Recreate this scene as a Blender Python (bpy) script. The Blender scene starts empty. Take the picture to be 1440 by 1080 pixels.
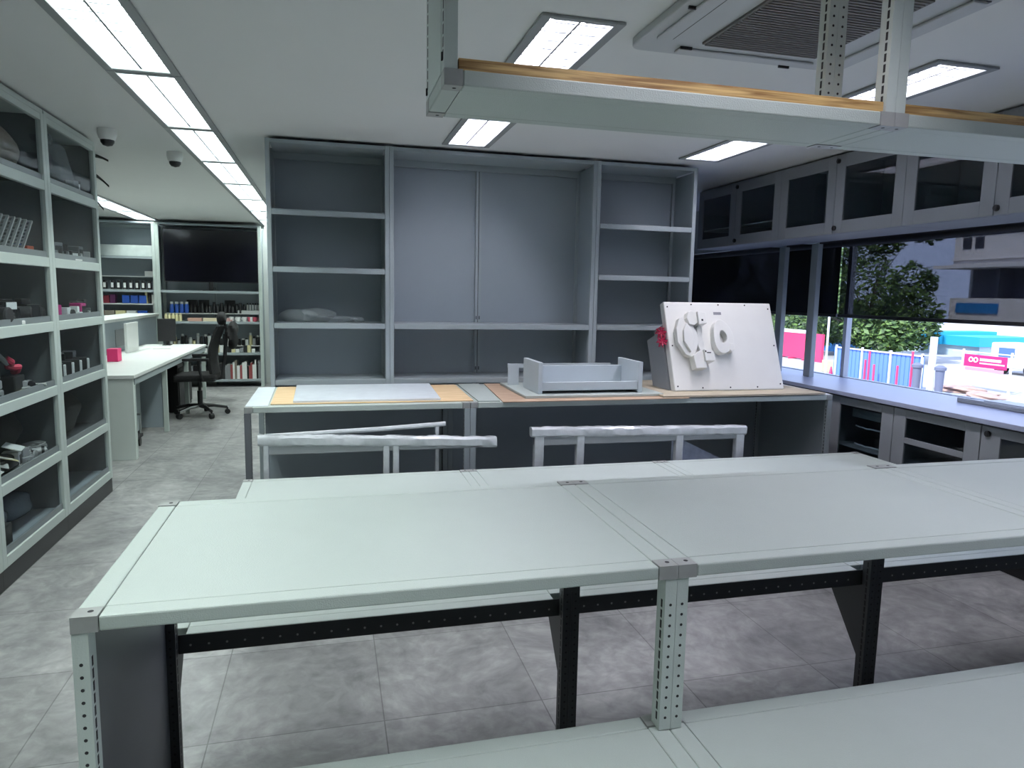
import bpy, math, random
from mathutils import Matrix, Vector
PI = math.pi
C = bpy.context.scene.collection
S = bpy.context.scene
rnd = random.Random(7)

# ------------------------------------------------------------------ camera, world, sun, exposure
cd = bpy.data.cameras.new('camera'); cam = bpy.data.objects.new('camera', cd); C.objects.link(cam)
R = [[0.967828721521304, -0.250945884476389, 0.018268247392712454],
     [-0.01413145612685798, -0.126704625945329, -0.9918398256330451],
     [0.2512127937549622, 0.9596729134597981, -0.12617460689619645]]
m = Matrix(((R[0][0], -R[1][0], -R[2][0], 0), (R[0][1], -R[1][1], -R[2][1], 0), (R[0][2], -R[1][2], -R[2][2], 1.5), (0, 0, 0, 1)))
cam.matrix_world = m
cd.sensor_width = 36; cd.lens = 987.0 / 1440 * 36; cd.clip_start = .05; cd.clip_end = 400
S.camera = cam
S.view_settings.view_transform = 'Standard'; S.view_settings.look = 'None'
S.view_settings.exposure = 0.55; S.view_settings.gamma = 1.0; S.view_settings.use_curve_mapping = False
W = bpy.data.worlds.new('sky'); S.world = W; W.use_nodes = True
bg = W.node_tree.nodes['Background']; bg.inputs[0].default_value = (.52, .64, 1, 1); bg.inputs[1].default_value = 2.3
sd = bpy.data.lights.new('sun', 'SUN'); sun = bpy.data.objects.new('sun', sd); C.objects.link(sun)
sd.energy = 4.5; sd.angle = .02; sd.color = (1, .97, .93)
sun.rotation_euler = Vector((.62, .25, -.75)).to_track_quat('-Z', 'Y').to_euler()
LAMP = 62.0
S.cycles.max_bounces = 7; S.cycles.diffuse_bounces = 4; S.cycles.glossy_bounces = 3
S.cycles.transparent_max_bounces = 12; S.cycles.sample_clamp_indirect = 4; S.cycles.caustics_reflective = False; S.cycles.caustics_refractive = False

# ------------------------------------------------------------------ materials
MT = {}
def mat(name, col, rough=.5, metal=0, spec=.5, bump=0, bscale=60, emit=0, var=0, vscale=8, trans=0, coat=0):
    if name in MT: return MT[name]
    M = bpy.data.materials.new(name); M.use_nodes = True; N = M.node_tree.nodes; L = M.node_tree.links
    b = N['Principled BSDF']; c4 = (*col, 1)
    b.inputs['Base Color'].default_value = c4; b.inputs['Roughness'].default_value = rough
    b.inputs['Metallic'].default_value = metal; b.inputs['Specular IOR Level'].default_value = spec
    b.inputs['Coat Weight'].default_value = coat
    tc = N.new('ShaderNodeTexCoord')
    if emit:
        b.inputs['Emission Color'].default_value = c4; b.inputs['Emission Strength'].default_value = emit
    nz = N.new('ShaderNodeTexNoise'); nz.inputs['Scale'].default_value = vscale; nz.inputs['Detail'].default_value = 4
    L.new(tc.outputs['Object'], nz.inputs['Vector'])
    mp = N.new('ShaderNodeMapRange'); v = var or .04
    mp.inputs[3].default_value = 1 - v; mp.inputs[4].default_value = 1 + v
    L.new(nz.outputs['Fac'], mp.inputs[0])
    mx = N.new('ShaderNodeVectorMath'); mx.operation = 'SCALE'; mx.inputs[0].default_value = col
    L.new(mp.outputs[0], mx.inputs['Scale']); L.new(mx.outputs[0], b.inputs['Base Color'])
    if bump:
        n2 = N.new('ShaderNodeTexNoise'); n2.inputs['Scale'].default_value = bscale; n2.inputs['Detail'].default_value = 3
        L.new(tc.outputs['Object'], n2.inputs['Vector'])
        bp = N.new('ShaderNodeBump'); bp.inputs['Strength'].default_value = bump; bp.inputs['Distance'].default_value = .004
        L.new(n2.outputs['Fac'], bp.inputs['Height']); L.new(bp.outputs[0], b.inputs['Normal'])
    if trans:
        t = N.new('ShaderNodeBsdfTransparent'); t.inputs[0].default_value = (1, 1, 1, 1)
        ms = N.new('ShaderNodeMixShader'); ms.inputs[0].default_value = trans
        out = N['Material Output']
        L.new(b.outputs[0], ms.inputs[1]); L.new(t.outputs[0], ms.inputs[2]); L.new(ms.outputs[0], out.inputs[0])
    MT[name] = M; return M
def glassmat(name, tint, fr=1.35, rough=.01):
    M = bpy.data.materials.new(name); M.use_nodes = True; N = M.node_tree.nodes; L = M.node_tree.links
    N.remove(N['Principled BSDF']); out = N['Material Output']
    t = N.new('ShaderNodeBsdfTransparent'); t.inputs[0].default_value = (*tint, 1)
    g = N.new('ShaderNodeBsdfGlossy'); g.inputs['Roughness'].default_value = rough
    f = N.new('ShaderNodeFresnel'); f.inputs[0].default_value = fr
    mm = N.new('ShaderNodeMath'); mm.operation = 'MINIMUM'; mm.inputs[1].default_value = .5
    ms = N.new('ShaderNodeMixShader'); ge = N.new('ShaderNodeNewGeometry')   # an outer face reflects, the inner face of the thin pane does not
    sb = N.new('ShaderNodeMath'); sb.operation = 'SUBTRACT'; sb.inputs[0].default_value = 1; L.new(ge.outputs['Backfacing'], sb.inputs[1])
    ml = N.new('ShaderNodeMath'); ml.operation = 'MULTIPLY'; L.new(sb.outputs[0], ml.inputs[1])
    L.new(f.outputs[0], mm.inputs[0]); L.new(mm.outputs[0], ml.inputs[0]); L.new(ml.outputs[0], ms.inputs[0]); L.new(t.outputs[0], ms.inputs[1]); L.new(g.outputs[0], ms.inputs[2]); L.new(ms.outputs[0], out.inputs[0])
    MT[name] = M; return M
paint = mat('grey_green_paint', (.50, .56, .53), .36, bump=.12, bscale=260, var=.02)
ptop = mat('grey_green_top', (.43, .485, .455), .42, bump=.25, bscale=320, var=.025, vscale=14)
shelfp = mat('grey_shelf_paint', (.31, .355, .37), .42, bump=.08, bscale=200, var=.02)
backp = mat('grey_back_panel', (.285, .33, .36), .5, bump=.06, bscale=150, var=.02)
cabp = mat('grey_cabinet_paint', (.24, .255, .27), .45, bump=.06, bscale=150)
char = mat('shaded_charcoal', (.035, .04, .042), .42)  # dark tone with the shade under the raised tables put into it
charm = mat('slate_panel', (.12, .13, .14), .45)
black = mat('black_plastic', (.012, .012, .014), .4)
blackm = mat('black_matt', (.02, .02, .022), .8)
capm = mat('cap_grey', (.30, .31, .30), .35, var=.15, vscale=30)
white = mat('white_paint', (.72, .74, .72), .45)
whitep = mat('white_plastic', (.82, .83, .81), .35)
chrome = mat('chrome', (.6, .6, .62), .2, metal=1)
wrap = mat('plastic_wrap', (.55, .58, .6), .18, bump=.9, bscale=18, var=.2, vscale=20, coat=.6)
gloss_glass = glassmat('cabinet_glass', (.90, .92, .93), 1.10)
dark_glass = glassmat('dark_door_glass', (.74, .80, .82), 1.6)
win_glass = glassmat('window_glass', (.93, .95, .97), 1.25)
blindm = mat('dark_blind_fabric', (.003, .004, .012), .8, spec=.15, trans=.29)
blindd = mat('dense_blind_fabric', (.003, .004, .012), .8, spec=.15, trans=.05)
# window blind: a fine open weave that lets a little of the daylight through
ceilm = mat('ceiling_board', (.76, .77, .76), .8, var=.02, vscale=2)
wallm = mat('wall_plaster', (.55, .58, .57), .8, var=.03, vscale=2)

def floor_mat():
    M = bpy.data.materials.new('stone_tile'); M.use_nodes = True; N = M.node_tree.nodes; L = M.node_tree.links
    b = N['Principled BSDF']; b.inputs['Roughness'].default_value = .42
    tc = N.new('ShaderNodeTexCoord'); mpg = N.new('ShaderNodeMapping')
    mpg.inputs['Location'].default_value = (.41, -.54, 0)
    L.new(tc.outputs['Object'], mpg.inputs[0])
    br = N.new('ShaderNodeTexBrick'); br.offset = 0; br.squash = 1
    br.inputs['Scale'].default_value = 1; br.inputs['Mortar Size'].default_value = .0022; br.inputs['Brick Width'].default_value = .58; br.inputs['Row Height'].default_value = .6
    br.inputs['Mortar Smooth'].default_value = 0; br.inputs['Bias'].default_value = 0
    br.inputs['Color1'].default_value = (.86, .86, .86, 1); br.inputs['Color2'].default_value = (1.1, 1.1, 1.1, 1); br.inputs['Mortar'].default_value = (.5, .5, .5, 1)
    L.new(mpg.outputs[0], br.inputs['Vector'])
    wn = N.new('ShaderNodeTexNoise'); wn.inputs['Scale'].default_value = 1.6; wn.inputs['Detail'].default_value = 3
    L.new(mpg.outputs[0], wn.inputs['Vector'])
    wv = N.new('ShaderNodeVectorMath'); wv.operation = 'MULTIPLY_ADD'; wv.inputs[1].default_value = (.35, .35, .35)
    L.new(wn.outputs['Color'], wv.inputs[0]); L.new(mpg.outputs[0], wv.inputs[2])
    n1 = N.new('ShaderNodeTexNoise'); n1.inputs['Scale'].default_value = 2.6; n1.inputs['Detail'].default_value = 9; n1.inputs['Roughness'].default_value = .68; n1.inputs['Distortion'].default_value = .15
    L.new(wv.outputs[0], n1.inputs['Vector'])
    r1 = N.new('ShaderNodeValToRGB'); r1.color_ramp.elements[0].position = .3; r1.color_ramp.elements[1].position = .72
    r1.color_ramp.elements[0].color = (.15, .15, .153, 1); r1.color_ramp.elements[1].color = (.40, .40, .39, 1)
    L.new(n1.outputs['Fac'], r1.inputs[0])
    n2 = N.new('ShaderNodeTexNoise'); n2.inputs['Scale'].default_value = 18; n2.inputs['Detail'].default_value = 6; n2.inputs['Distortion'].default_value = .4
    L.new(wv.outputs[0], n2.inputs['Vector'])
    r2 = N.new('ShaderNodeMapRange'); r2.inputs[1].default_value = .3; r2.inputs[2].default_value = .7; r2.inputs[3].default_value = .8; r2.inputs[4].default_value = 1.2
    L.new(n2.outputs['Fac'], r2.inputs[0])
    m1 = N.new('ShaderNodeVectorMath'); m1.operation = 'MULTIPLY'; L.new(r1.outputs[0], m1.inputs[0]); L.new(br.outputs['Color'], m1.inputs[1])
    m2 = N.new('ShaderNodeVectorMath'); m2.operation = 'SCALE'; L.new(m1.outputs[0], m2.inputs[0]); L.new(r2.outputs[0], m2.inputs['Scale'])
    L.new(m2.outputs[0], b.inputs['Base Color'])
    bp = N.new('ShaderNodeBump'); bp.inputs['Strength'].default_value = .15; bp.inputs['Distance'].default_value = .003
    L.new(n2.outputs['Fac'], bp.inputs['Height']); L.new(bp.outputs[0], b.inputs['Normal'])
    return M
def wood_mat(name, c1, c2, sc, dist, ws=(1, 1, 1), rough=.6):
    M = bpy.data.materials.new(name); M.use_nodes = True; N = M.node_tree.nodes; L = M.node_tree.links
    b = N['Principled BSDF']; b.inputs['Roughness'].default_value = rough
    tc = N.new('ShaderNodeTexCoord'); mp = N.new('ShaderNodeMapping'); mp.inputs['Scale'].default_value = ws
    L.new(tc.outputs['Object'], mp.inputs[0])
    n = N.new('ShaderNodeTexNoise'); n.inputs['Scale'].default_value = sc; n.inputs['Detail'].default_value = 6; n.inputs['Distortion'].default_value = dist
    L.new(mp.outputs[0], n.inputs['Vector'])
    r = N.new('ShaderNodeValToRGB'); r.color_ramp.elements[0].position = .35; r.color_ramp.elements[1].position = .65
    r.color_ramp.elements[0].color = (*c1, 1); r.color_ramp.elements[1].color = (*c2, 1)
    L.new(n.outputs['Fac'], r.inputs[0]); L.new(r.outputs[0], b.inputs['Base Color'])
    return M
plywood = wood_mat('plywood_edge', (.22, .11, .03), (.62, .42, .17), 14, .6, (.35, 1, 9))
card = wood_mat('brown_cardboard', (.36, .25, .17), (.46, .33, .23), 5, .2, (1, 8, 1), .8)
card2 = wood_mat('tan_cardboard', (.62, .44, .24), (.74, .54, .32), 6, .2, (1, 6, 1), .8)
kraft = wood_mat('cream_cardboard', (.42, .36, .26), (.5, .44, .33), 6, .2, (1, 6, 1), .8)
paper = mat('crumpled_film', (.70, .76, .80), .3, bump=.5, bscale=14, var=.12, vscale=12)
leafm = wood_mat('tree_leaves', (.010, .03, .006), (.14, .24, .05), 2.2, .5)
barkm = mat('bark', (.08, .06, .045), .9, bump=.5)

# ------------------------------------------------------------------ mesh builder
class MB:
    def __init__(s): s.v = []; s.f = []; s.m = []
    def add(s, vs, fs, mi=0, M=None):
        o = len(s.v)
        s.v += [tuple(M @ Vector(p)) if M else tuple(p) for p in vs]
        s.f += [tuple(o + i for i in f) for f in fs]; s.m += [mi] * len(fs); return s
    def box(s, x0, x1, y0, y1, z0, z1, mi=0, M=None):
        return s.add([(x0, y0, z0), (x1, y0, z0), (x1, y1, z0), (x0, y1, z0), (x0, y0, z1), (x1, y0, z1), (x1, y1, z1), (x0, y1, z1)],
            [(0, 3, 2, 1), (4, 5, 6, 7), (0, 1, 5, 4), (1, 2, 6, 5), (2, 3, 7, 6), (3, 0, 4, 7)], mi, M)
    def cyl(s, p0, p1, r0, r1=None, n=16, mi=0, M=None):
        r1 = r0 if r1 is None else r1; p0 = Vector(p0); p1 = Vector(p1); d = (p1 - p0).normalized()
        u = d.orthogonal().normalized(); w = d.cross(u); vs = []
        for p, r in ((p0, r0), (p1, r1)):
            for i in range(n):
                a = 2 * PI * i / n; vs.append(p + r * (math.cos(a) * u + math.sin(a) * w))
        fs = [(i, (i + 1) % n, n + (i + 1) % n, n + i) for i in range(n)] + [tuple(range(n - 1, -1, -1)), tuple(range(n, 2 * n))]
        return s.add(vs, fs, mi, M)
    def tube(s, pts, r, n=8, mi=0, M=None, closed=False):
        pts = [Vector(p) for p in pts]; k = len(pts); vs = []; prev = None
        for i, p in enumerate(pts):
            a = pts[(i - 1) % k] if (closed or i) else p; b = pts[(i + 1) % k] if (closed or i < k - 1) else p
            d = (b - a).normalized()
            u = d.orthogonal().normalized() if prev is None else (prev - prev.dot(d) * d).normalized()
            prev = u; w = d.cross(u); rr = r[i] if isinstance(r, (list, tuple)) else r
            for j in range(n): vs.append(p + rr * (math.cos(2 * PI * j / n) * u + math.sin(2 * PI * j / n) * w))
        fs = []
        for i in range(k if closed else k - 1):
            for j in range(n): fs.append((i * n + j, i * n + (j + 1) % n, ((i + 1) % k) * n + (j + 1) % n, ((i + 1) % k) * n + j))
        if not closed: fs += [tuple(range(n - 1, -1, -1)), tuple(range((k - 1) * n, k * n))]
        return s.add(vs, fs, mi, M)
    def prism(s, poly, y0, y1, mi=0, M=None):           # polygon in XZ, extruded along Y
        n = len(poly); vs = [(x, y0, z) for x, z in poly] + [(x, y1, z) for x, z in poly]
        fs = [tuple(range(n)), tuple(range(2 * n - 1, n - 1, -1))] + [(i, n + i, n + (i + 1) % n, (i + 1) % n) for i in range(n)]
        return s.add(vs, fs, mi, M)
    def lathe(s, prof, n=20, mi=0, M=None, c=(0, 0, 0)):
        vs = []; k = len(prof)
        for r, z in prof:
            for j in range(n): vs.append((c[0] + r * math.cos(2 * PI * j / n), c[1] + r * math.sin(2 * PI * j / n), c[2] + z))
        fs = [(i * n + j, i * n + (j + 1) % n, (i + 1) * n + (j + 1) % n, (i + 1) * n + j) for i in range(k - 1) for j in range(n)]
        fs += [tuple(range(n - 1, -1, -1)), tuple(range((k - 1) * n, k * n))]
        return s.add(vs, fs, mi, M)
    def blob(s, c, r, seed=0, amp=.18, n=14, mi=0, flat=True):
        q = random.Random(seed); ph = [(q.uniform(0, 6), q.uniform(1, 4), q.uniform(0, 6)) for _ in range(5)]
        vs = []; fs = []; k = n // 2 + 1
        for i in range(k + 1):
            t = PI * i / k
            for j in range(n):
                a = 2 * PI * j / n; g = 1 + amp * sum(math.sin(p[1] * a + p[0] + p[2] * math.cos(t)) for p in ph) / 3
                x, y, z = math.sin(t) * math.cos(a) * g, math.sin(t) * math.sin(a) * g, math.cos(t)
                x = math.copysign(abs(x) ** .75, x); y = math.copysign(abs(y) ** .75, y)
                z = max(z, -.82) if flat else z
                vs.append((c[0] + r[0] * x, c[1] + r[1] * y, c[2] + r[2] * z))
        for i in range(k):
            for j in range(n): fs.append((i * n + j, (i + 1) * n + j, (i + 1) * n + (j + 1) % n, i * n + (j + 1) % n))
        return s.add(vs, fs, mi)

def tag(o, label=None, cat=None, group=None, kind=None):
    if label: o['label'] = label
    if cat: o['category'] = cat
    if group: o['group'] = group
    if kind: o['kind'] = kind
    return o
def thing(name, loc, label, cat, group=None, rz=0):
    o = bpy.data.objects.new(name, None); o.empty_display_size = .1; C.objects.link(o)
    o.location = loc; o.rotation_euler = (0, 0, rz); return tag(o, label, cat, group)
def build(name, mb, mats, parent=None, bevel=0, smooth=False, loc=None, local=False, label=None):
    """ONE mesh object; world-coordinate geometry unless local"""
    root = parent
    off = Vector((0, 0, 0))
    p = parent
    while p is not None: off += p.location; p = p.parent
    if loc is not None: off += Vector(loc)
    vs = mb.v if (local) else [(x - off.x, y - off.y, z - off.z) for x, y, z in mb.v]
    me = bpy.data.meshes.new(name); me.from_pydata(vs, [], mb.f)
    for q in (mats if isinstance(mats, (list, tuple)) else [mats]): me.materials.append(q)
    me.polygons.foreach_set('material_index', mb.m)
    if smooth: me.polygons.foreach_set('use_smooth', [True] * len(mb.f))
    me.update()
    o = bpy.data.objects.new(name, me); C.objects.link(o)
    if parent is not None: o.parent = parent
    if loc is not None: o.location = loc
    if bevel:
        b = o.modifiers.new('bevel', 'BEVEL'); b.width = bevel; b.segments = 2; b.limit_method = 'ANGLE'; b.angle_limit = .7
    if smooth:
        try: me.set_sharp_from_angle(angle=.7)
        except Exception: pass
    if label: o['label'] = label
    return o
def single(name, mb, mats, loc, label, cat, group=None, **k):
    return tag(build(name, mb, mats, None, loc=loc, **k), label, cat, group)
def struct(name, mb, mats, **k):
    return tag(build(name, mb, mats, **k), kind='structure')
def copy_tree(o, parent=None):
    c = o.copy(); C.objects.link(c)
    if parent is not None: c.parent = parent
    for ch in list(o.children): copy_tree(ch, c)
    return c

# ------------------------------------------------------------------ the room
CZ = 2.52
struct('floor', MB().box(-3.7, 4.45, -2.6, 12.1, -.1, 0), floor_mat())
strip = [(-.835, .1 + 1.2 * i + .0) for i in range(-1, 10)]
FIX = []     # x centre, y0
for i in range(-1, 10): FIX.append((-.835, .22 + 1.2 * i, .27))
FIX += [(.93, 2.58, .27), (.93, 3.74, .27), (2.67, 2.56, .27), (2.67, 3.66, .27), (.93, .2, .27), (2.67, .2, .27)]
FIX += [(-2.62, 8.2, .27), (-2.62, 9.4, .27), (-2.62, 10.6, .27)]
holes = [(x - .14, x + .14, y + .02, y + 1.18) for x, y, w in FIX]
xs = sorted({-3.7, 4.45} | {h[0] for h in holes} | {h[1] for h in holes}); ys = sorted({-2.6, 12.1} | {h[2] for h in holes} | {h[3] for h in holes})
mb = MB()
for i in range(len(xs) - 1):
    for j in range(len(ys) - 1):
        cx, cy = (xs[i] + xs[i + 1]) / 2, (ys[j] + ys[j + 1]) / 2
        if any(h[0] < cx < h[1] and h[2] < cy < h[3] for h in holes): continue
        mb.add([(xs[i], ys[j], CZ), (xs[i], ys[j + 1], CZ), (xs[i + 1], ys[j + 1], CZ), (xs[i + 1], ys[j], CZ)], [(0, 1, 2, 3)])
mb.box(-3.7, 4.45, -2.6, 12.1, CZ + .12, CZ + .2)
struct('ceiling', mb, ceilm)
struct('wall_left', MB().box(-3.7, -3.6, -2.6, 12.1, 0, CZ + .15), wallm)
struct('wall_far', MB().box(-3.6, -.34, 12.0, 12.1, 0, CZ + .15), wallm)
struct('wall_middle', MB().box(-.44, -.34, 6.0, 12.0, 0, CZ + .15), wallm)
struct('wall_back', MB().box(-.34, 4.45, 8.0, 8.1, 0, CZ + .15), wallm)
struct('wall_rear', MB().box(-3.6, 4.45, -2.6, -2.5, 0, CZ + .15), wallm)
WX = 4.25
mb = MB().box(WX, WX + .2, -2.5, 8.0, 0, .83).box(WX, WX + .2, -2.5, 8.0, 2.02, CZ + .15)
mb.box(WX, WX + .2, -2.5, -1, .83, 2.02)
struct('wall_right', mb, wallm)
framem = mat('window_frame', (.5, .52, .55), .4)
for k, (y0, y1) in enumerate(((-1, 2.3), (2.3, 5.13), (5.13, 8.0))):
    f = MB(); x0, x1 = WX + .04, WX + .09; w = .02
    f.box(x0, x1, y0, y0 + w, .83, 2.02).box(x0, x1, y1 - w, y1, .83, 2.02).box(x0, x1, y0, y1, .83, .83 + w).box(x0, x1, y0, y1, 2.0, 2.02)
    fo = struct('window_%d' % (k + 1), f, framem, loc=(WX + .06, (y0 + y1) / 2, .83))
    build('pane', MB().box(WX + .06, WX + .066, y0 + w, y1 - w, .85, 2.0), win_glass, fo)
# roller blinds
for y0, y1, lab in ((-.95, 2.29, 'dark roller blind pulled half down over the window nearest the camera'),
                    (2.31, 5.122, 'dark see-through roller blind in the widest window, pale building showing through it'),
                    (5.14, 7.98, 'nearly black roller blind behind the grey posts and the white box')):
    t = thing('roller_blind', (WX - .05, (y0 + y1) / 2, 1.36), lab, 'blind')
    build('blind_fabric', MB().box(WX - .045, WX - .043, y0 + .002, y1 - .002, 1.385, 1.96), blindd if y0 > 5 else blindm, t)
    build('bottom_bar', MB().box(WX - .055, WX - .033, y0, y1, 1.36, 1.387), black, t, bevel=.003)
    build('roller', MB().cyl((WX - .03, y0, 1.98), (WX - .03, y1, 1.98), .032), black, t, smooth=True)

# ------------------------------------------------------------------ ceiling lights
lampm = mat('lamp_diffuser', (.90, 1.0, .95), .5, emit=LAMP, var=.02)
lampd = mat('lamp_cool', (.93, .90, 1.0), .5, emit=LAMP, var=.02)
louv = mat('louver_white', (.42, .44, .48), .3)
rim = mat('fixture_rim', (.30, .32, .32), .5)
def make_light(x, y, lab, group, lm):
    t = thing('ceiling_light', (x, y + .6, CZ), lab, 'ceiling light', group)
    y0, y1 = y + .02, y + 1.18
    f = MB()
    for a, b, c, d in ((x - .165, x - .125, y + .005, y + 1.195), (x + .125, x + .165, y + .005, y + 1.195), (x - .125, x + .125, y + .005, y + .035), (x - .125, x + .125, y + 1.165, y + 1.195)):
        f.box(a, b, c, d, CZ - .012, CZ - .001)
    build('frame', f, rim, t, bevel=.003)
    h = MB()
    h.box(x - .138, x - .134, y0, y1, CZ - .001, CZ + .085).box(x + .134, x + .138, y0, y1, CZ - .001, CZ + .085)
    h.box(x - .134, x + .134, y0, y0 + .004, CZ - .001, CZ + .085).box(x - .134, x + .134, y1 - .004, y1, CZ - .001, CZ + .085)
    h.box(x - .138, x + .138, y0, y1, CZ + .085, CZ + .09)
    build('housing', h, louv, t)
    d = MB()
    for cx in (x - .065, x + .065):
        d.add([(cx - .018, y0 + .01, CZ + .066), (cx - .018, y1 - .01, CZ + .066), (cx + .018, y1 - .01, CZ + .066), (cx + .018, y0 + .01, CZ + .066)], [(0, 1, 2, 3)])
    build('diffuser', d, lm, t)
    l = MB().box(x - .002, x + .002, y0 + .004, y1 - .004, CZ + .001, CZ + .045)
    k = 12
    for i in range(1, k):
        yy = y0 + (y1 - y0) * i / k
        for sx in (-1, 1):
            xc = x + sx * .068
            l.add([(xc - .064, yy - .001, CZ + .03), (xc - .064, yy - .001, CZ + .055), (xc + .064, yy - .001, CZ + .055), (xc + .064, yy - .001, CZ + .03), (xc, yy - .001, CZ + .016),
                   (xc - .064, yy + .001, CZ + .03), (xc - .064, yy + .001, CZ + .055), (xc + .064, yy + .001, CZ + .055), (xc + .064, yy + .001, CZ + .03), (xc, yy + .001, CZ + .016)],
                  [(0, 1, 2, 3, 4), (9, 8, 7, 6, 5), (0, 4, 9, 5), (4, 3, 8, 9)])
    build('louver', l, louv, t)
    e = MB().box(x - .005, x + .005, y0 + .004, y1 - .004, CZ - .0005, CZ + .0009)
    for i in range(1, k): e.box(x - .132, x + .132, y0 + (y1 - y0) * i / k - .004, y0 + (y1 - y0) * i / k + .004, CZ + .011, CZ + .013)
    build('louver_edge', e, rim, t)
    return t
for i in range(11):
    x, y, w = FIX[i]
    o_ = ['', '', '', 'second', 'third', 'fourth', 'fifth', 'sixth', 'seventh', 'eighth', 'ninth']
    lab = 'recessed louvred light behind the camera in the aisle strip' if i < 2 else 'large louvred light cut by the top edge, first of the aisle strip' if i == 2 else '%s louvred light of the aisle strip, counting from the top edge' % o_[i]
    make_light(x, y, lab, 'strip lights over the left aisle', lampm)
sing = ['bright louvred light seen just above the plywood of the hanging rack', 'small louvred light beyond the hanging rack, over the empty shelving',
        'louvred light half hidden by the posts of the hanging rack, near the upper cabinets', 'far right louvred light between the shelving and the upper cabinets']
for i in range(4): make_light(FIX[11 + i][0], FIX[11 + i][1], sing[i], None, lampd)
for i in (4, 5): make_light(FIX[11 + i][0], FIX[11 + i][1], 'recessed louvred light overhead behind the camera', 'lights behind the camera', lampd)
for i in range(3): make_light(FIX[17 + i][0], FIX[17 + i][1], ['louvred light over the far desk, nearest and mostly hidden by the cabinet', 'louvred light over the far desk, middle of the short row', 'louvred light over the far desk, touching the far shelving'][i], 'lights over the reception desk', lampm)

# air conditioner cassette
t = thing('air_conditioner', (1.67, 2.27, CZ), 'square white ceiling air conditioner with grey grille behind the hanging rack', 'air conditioner')
acm = mat('ac_white', (.52, .54, .55), .5)
mb = MB()
def rrect(x0, x1, y0, y1, r, n=6):
    out = []
    for cx, cy, a0 in ((x1 - r, y1 - r, 0), (x0 + r, y1 - r, PI / 2), (x0 + r, y0 + r, PI), (x1 - r, y0 + r, 1.5 * PI)):
        for i in range(n + 1):
            a = a0 + PI / 2 * i / n; out.append((cx + r * math.cos(a), cy + r * math.sin(a)))
    return out
def slab(mb, poly, z0, z1, mi=0):
    n = len(poly); vs = [(x, y, z0) for x, y in poly] + [(x, y, z1) for x, y in poly]
    mb.add(vs, [tuple(range(n - 1, -1, -1)), tuple(range(n, 2 * n))] + [(i, (i + 1) % n, n + (i + 1) % n, n + i) for i in range(n)], mi)
    return mb
slab(mb, rrect(1.18, 2.16, 1.78, 2.76, .05), 2.487, CZ - .001)
build('panel', mb, acm, t, bevel=.006)
g = MB().box(1.42, 1.94, 2.02, 2.6, 2.478, 2.489)
g2 = MB()
for i in range(30):
    y = 2.03 + i * .0194; g2.box(1.43, 1.93, y, y + .008, 2.474, 2.479)
go = build('grille', g, mat('grille_grey', (.16, .155, .15), .6), t); build('grille_slats', g2, mat('grille_grey2', (.2, .195, .19), .6), go)
for a in ((1.225, 1.285, 1.98, 2.6, 0), (2.055, 2.115, 1.98, 2.6, 0)):
    o = build('air_flap', MB().box(a[0], a[1], a[2], a[3], 2.475, 2.486), acm, t, bevel=.008)
    build('slot', MB().box(a[0] + .052, a[1] + .012, a[2], a[3], 2.484, 2.4868), black, t)
for a in ((1.36, 1.98, 2.67, 2.72), (1.36, 1.98, 1.82, 1.87)):
    build('air_flap', MB().box(a[0], a[1], a[2], a[3], 2.477, 2.486), acm, t, bevel=.006)
mb = MB()
for x, y in ((1.36, 2.66), (1.86, 2.74), (1.2, 2.3), (2.08, 2.72)): mb.box(x, x + .05, y, y + .008, 2.476, 2.4865)
build('clip', mb, black, t)

# dome cameras
def dome(x, y, lab):
    t = thing('security_camera', (x, y, CZ), lab, 'security camera')
    build('base', MB().lathe([(.056, 0), (.058, -.03), (.05, -.06), (.042, -.07)], c=(x, y, CZ)), whitep, t, smooth=True)
    build('dome', MB().lathe([(.042, -.066), (.04, -.085), (.028, -.102), (.001, -.11)], c=(x, y, CZ)), black, t, smooth=True)
dome(-1.38, 5.25, 'white dome camera nearer the display cabinet, left of the two')
dome(-1.11, 5.95, 'white dome camera farther back beside the strip lights')

# ------------------------------------------------------------------ modular tables
def holes_col(mb, x, y, z0, z1, face='-y', mi=1, r=.0035, step=.025):
    z = z0
    while z < z1:
        if face == '-y': mb.cyl((x, y - .0004, z), (x, y + .002, z), r, n=8, mi=mi)
        else: mb.cyl((x - .0004, y, z), (x + .002, y, z), r, n=8, mi=mi)
        z += step
def leg_mb(x0, x1, y0, y1, z0, z1, holes=True):
    """slotted post: two flanges and a web, with a row of holes"""
    mb = MB().box(x0, x1, y0, y0 + .004, z0, z1).box(x0, x0 + .004, y0 + .004, y1, z0, z1).box(x1 - .004, x1, y0 + .004, y1, z0, z1)
    mb.box(x0 + .002, x1 - .002, y1 - .006, y1, z0, z1)
    if holes:
        holes_col(mb, (x0 + x1) / 2, y0, z0 + .03, z1 - .06)
    # dark slots down the side faces
    z = z0 + .02
    while z < z1 - .05:
        mb.box(x0 - .0006, x0 + .001, y0 + .012, y0 + .019, z, z + .019, 1)
        mb.box(x1 - .001, x1 + .0006, y0 + .012, y0 + .019, z, z + .019, 1)
        z += .025
    return mb
def frame_mb(x0, x1, y0, y1, zt, w, th):
    mb = MB()
    g = .0012
    mb.box(x0 + w + g, x1 - w - g, y0, y0 + w, zt - th, zt).box(x0 + w + g, x1 - w - g, y1 - w, y1, zt - th, zt)
    mb.box(x0, x0 + w, y0 + .042, y1 - .042, zt - th, zt).box(x1 - w, x1, y0 + .042, y1 - .042, zt - th, zt)
    return mb
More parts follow.
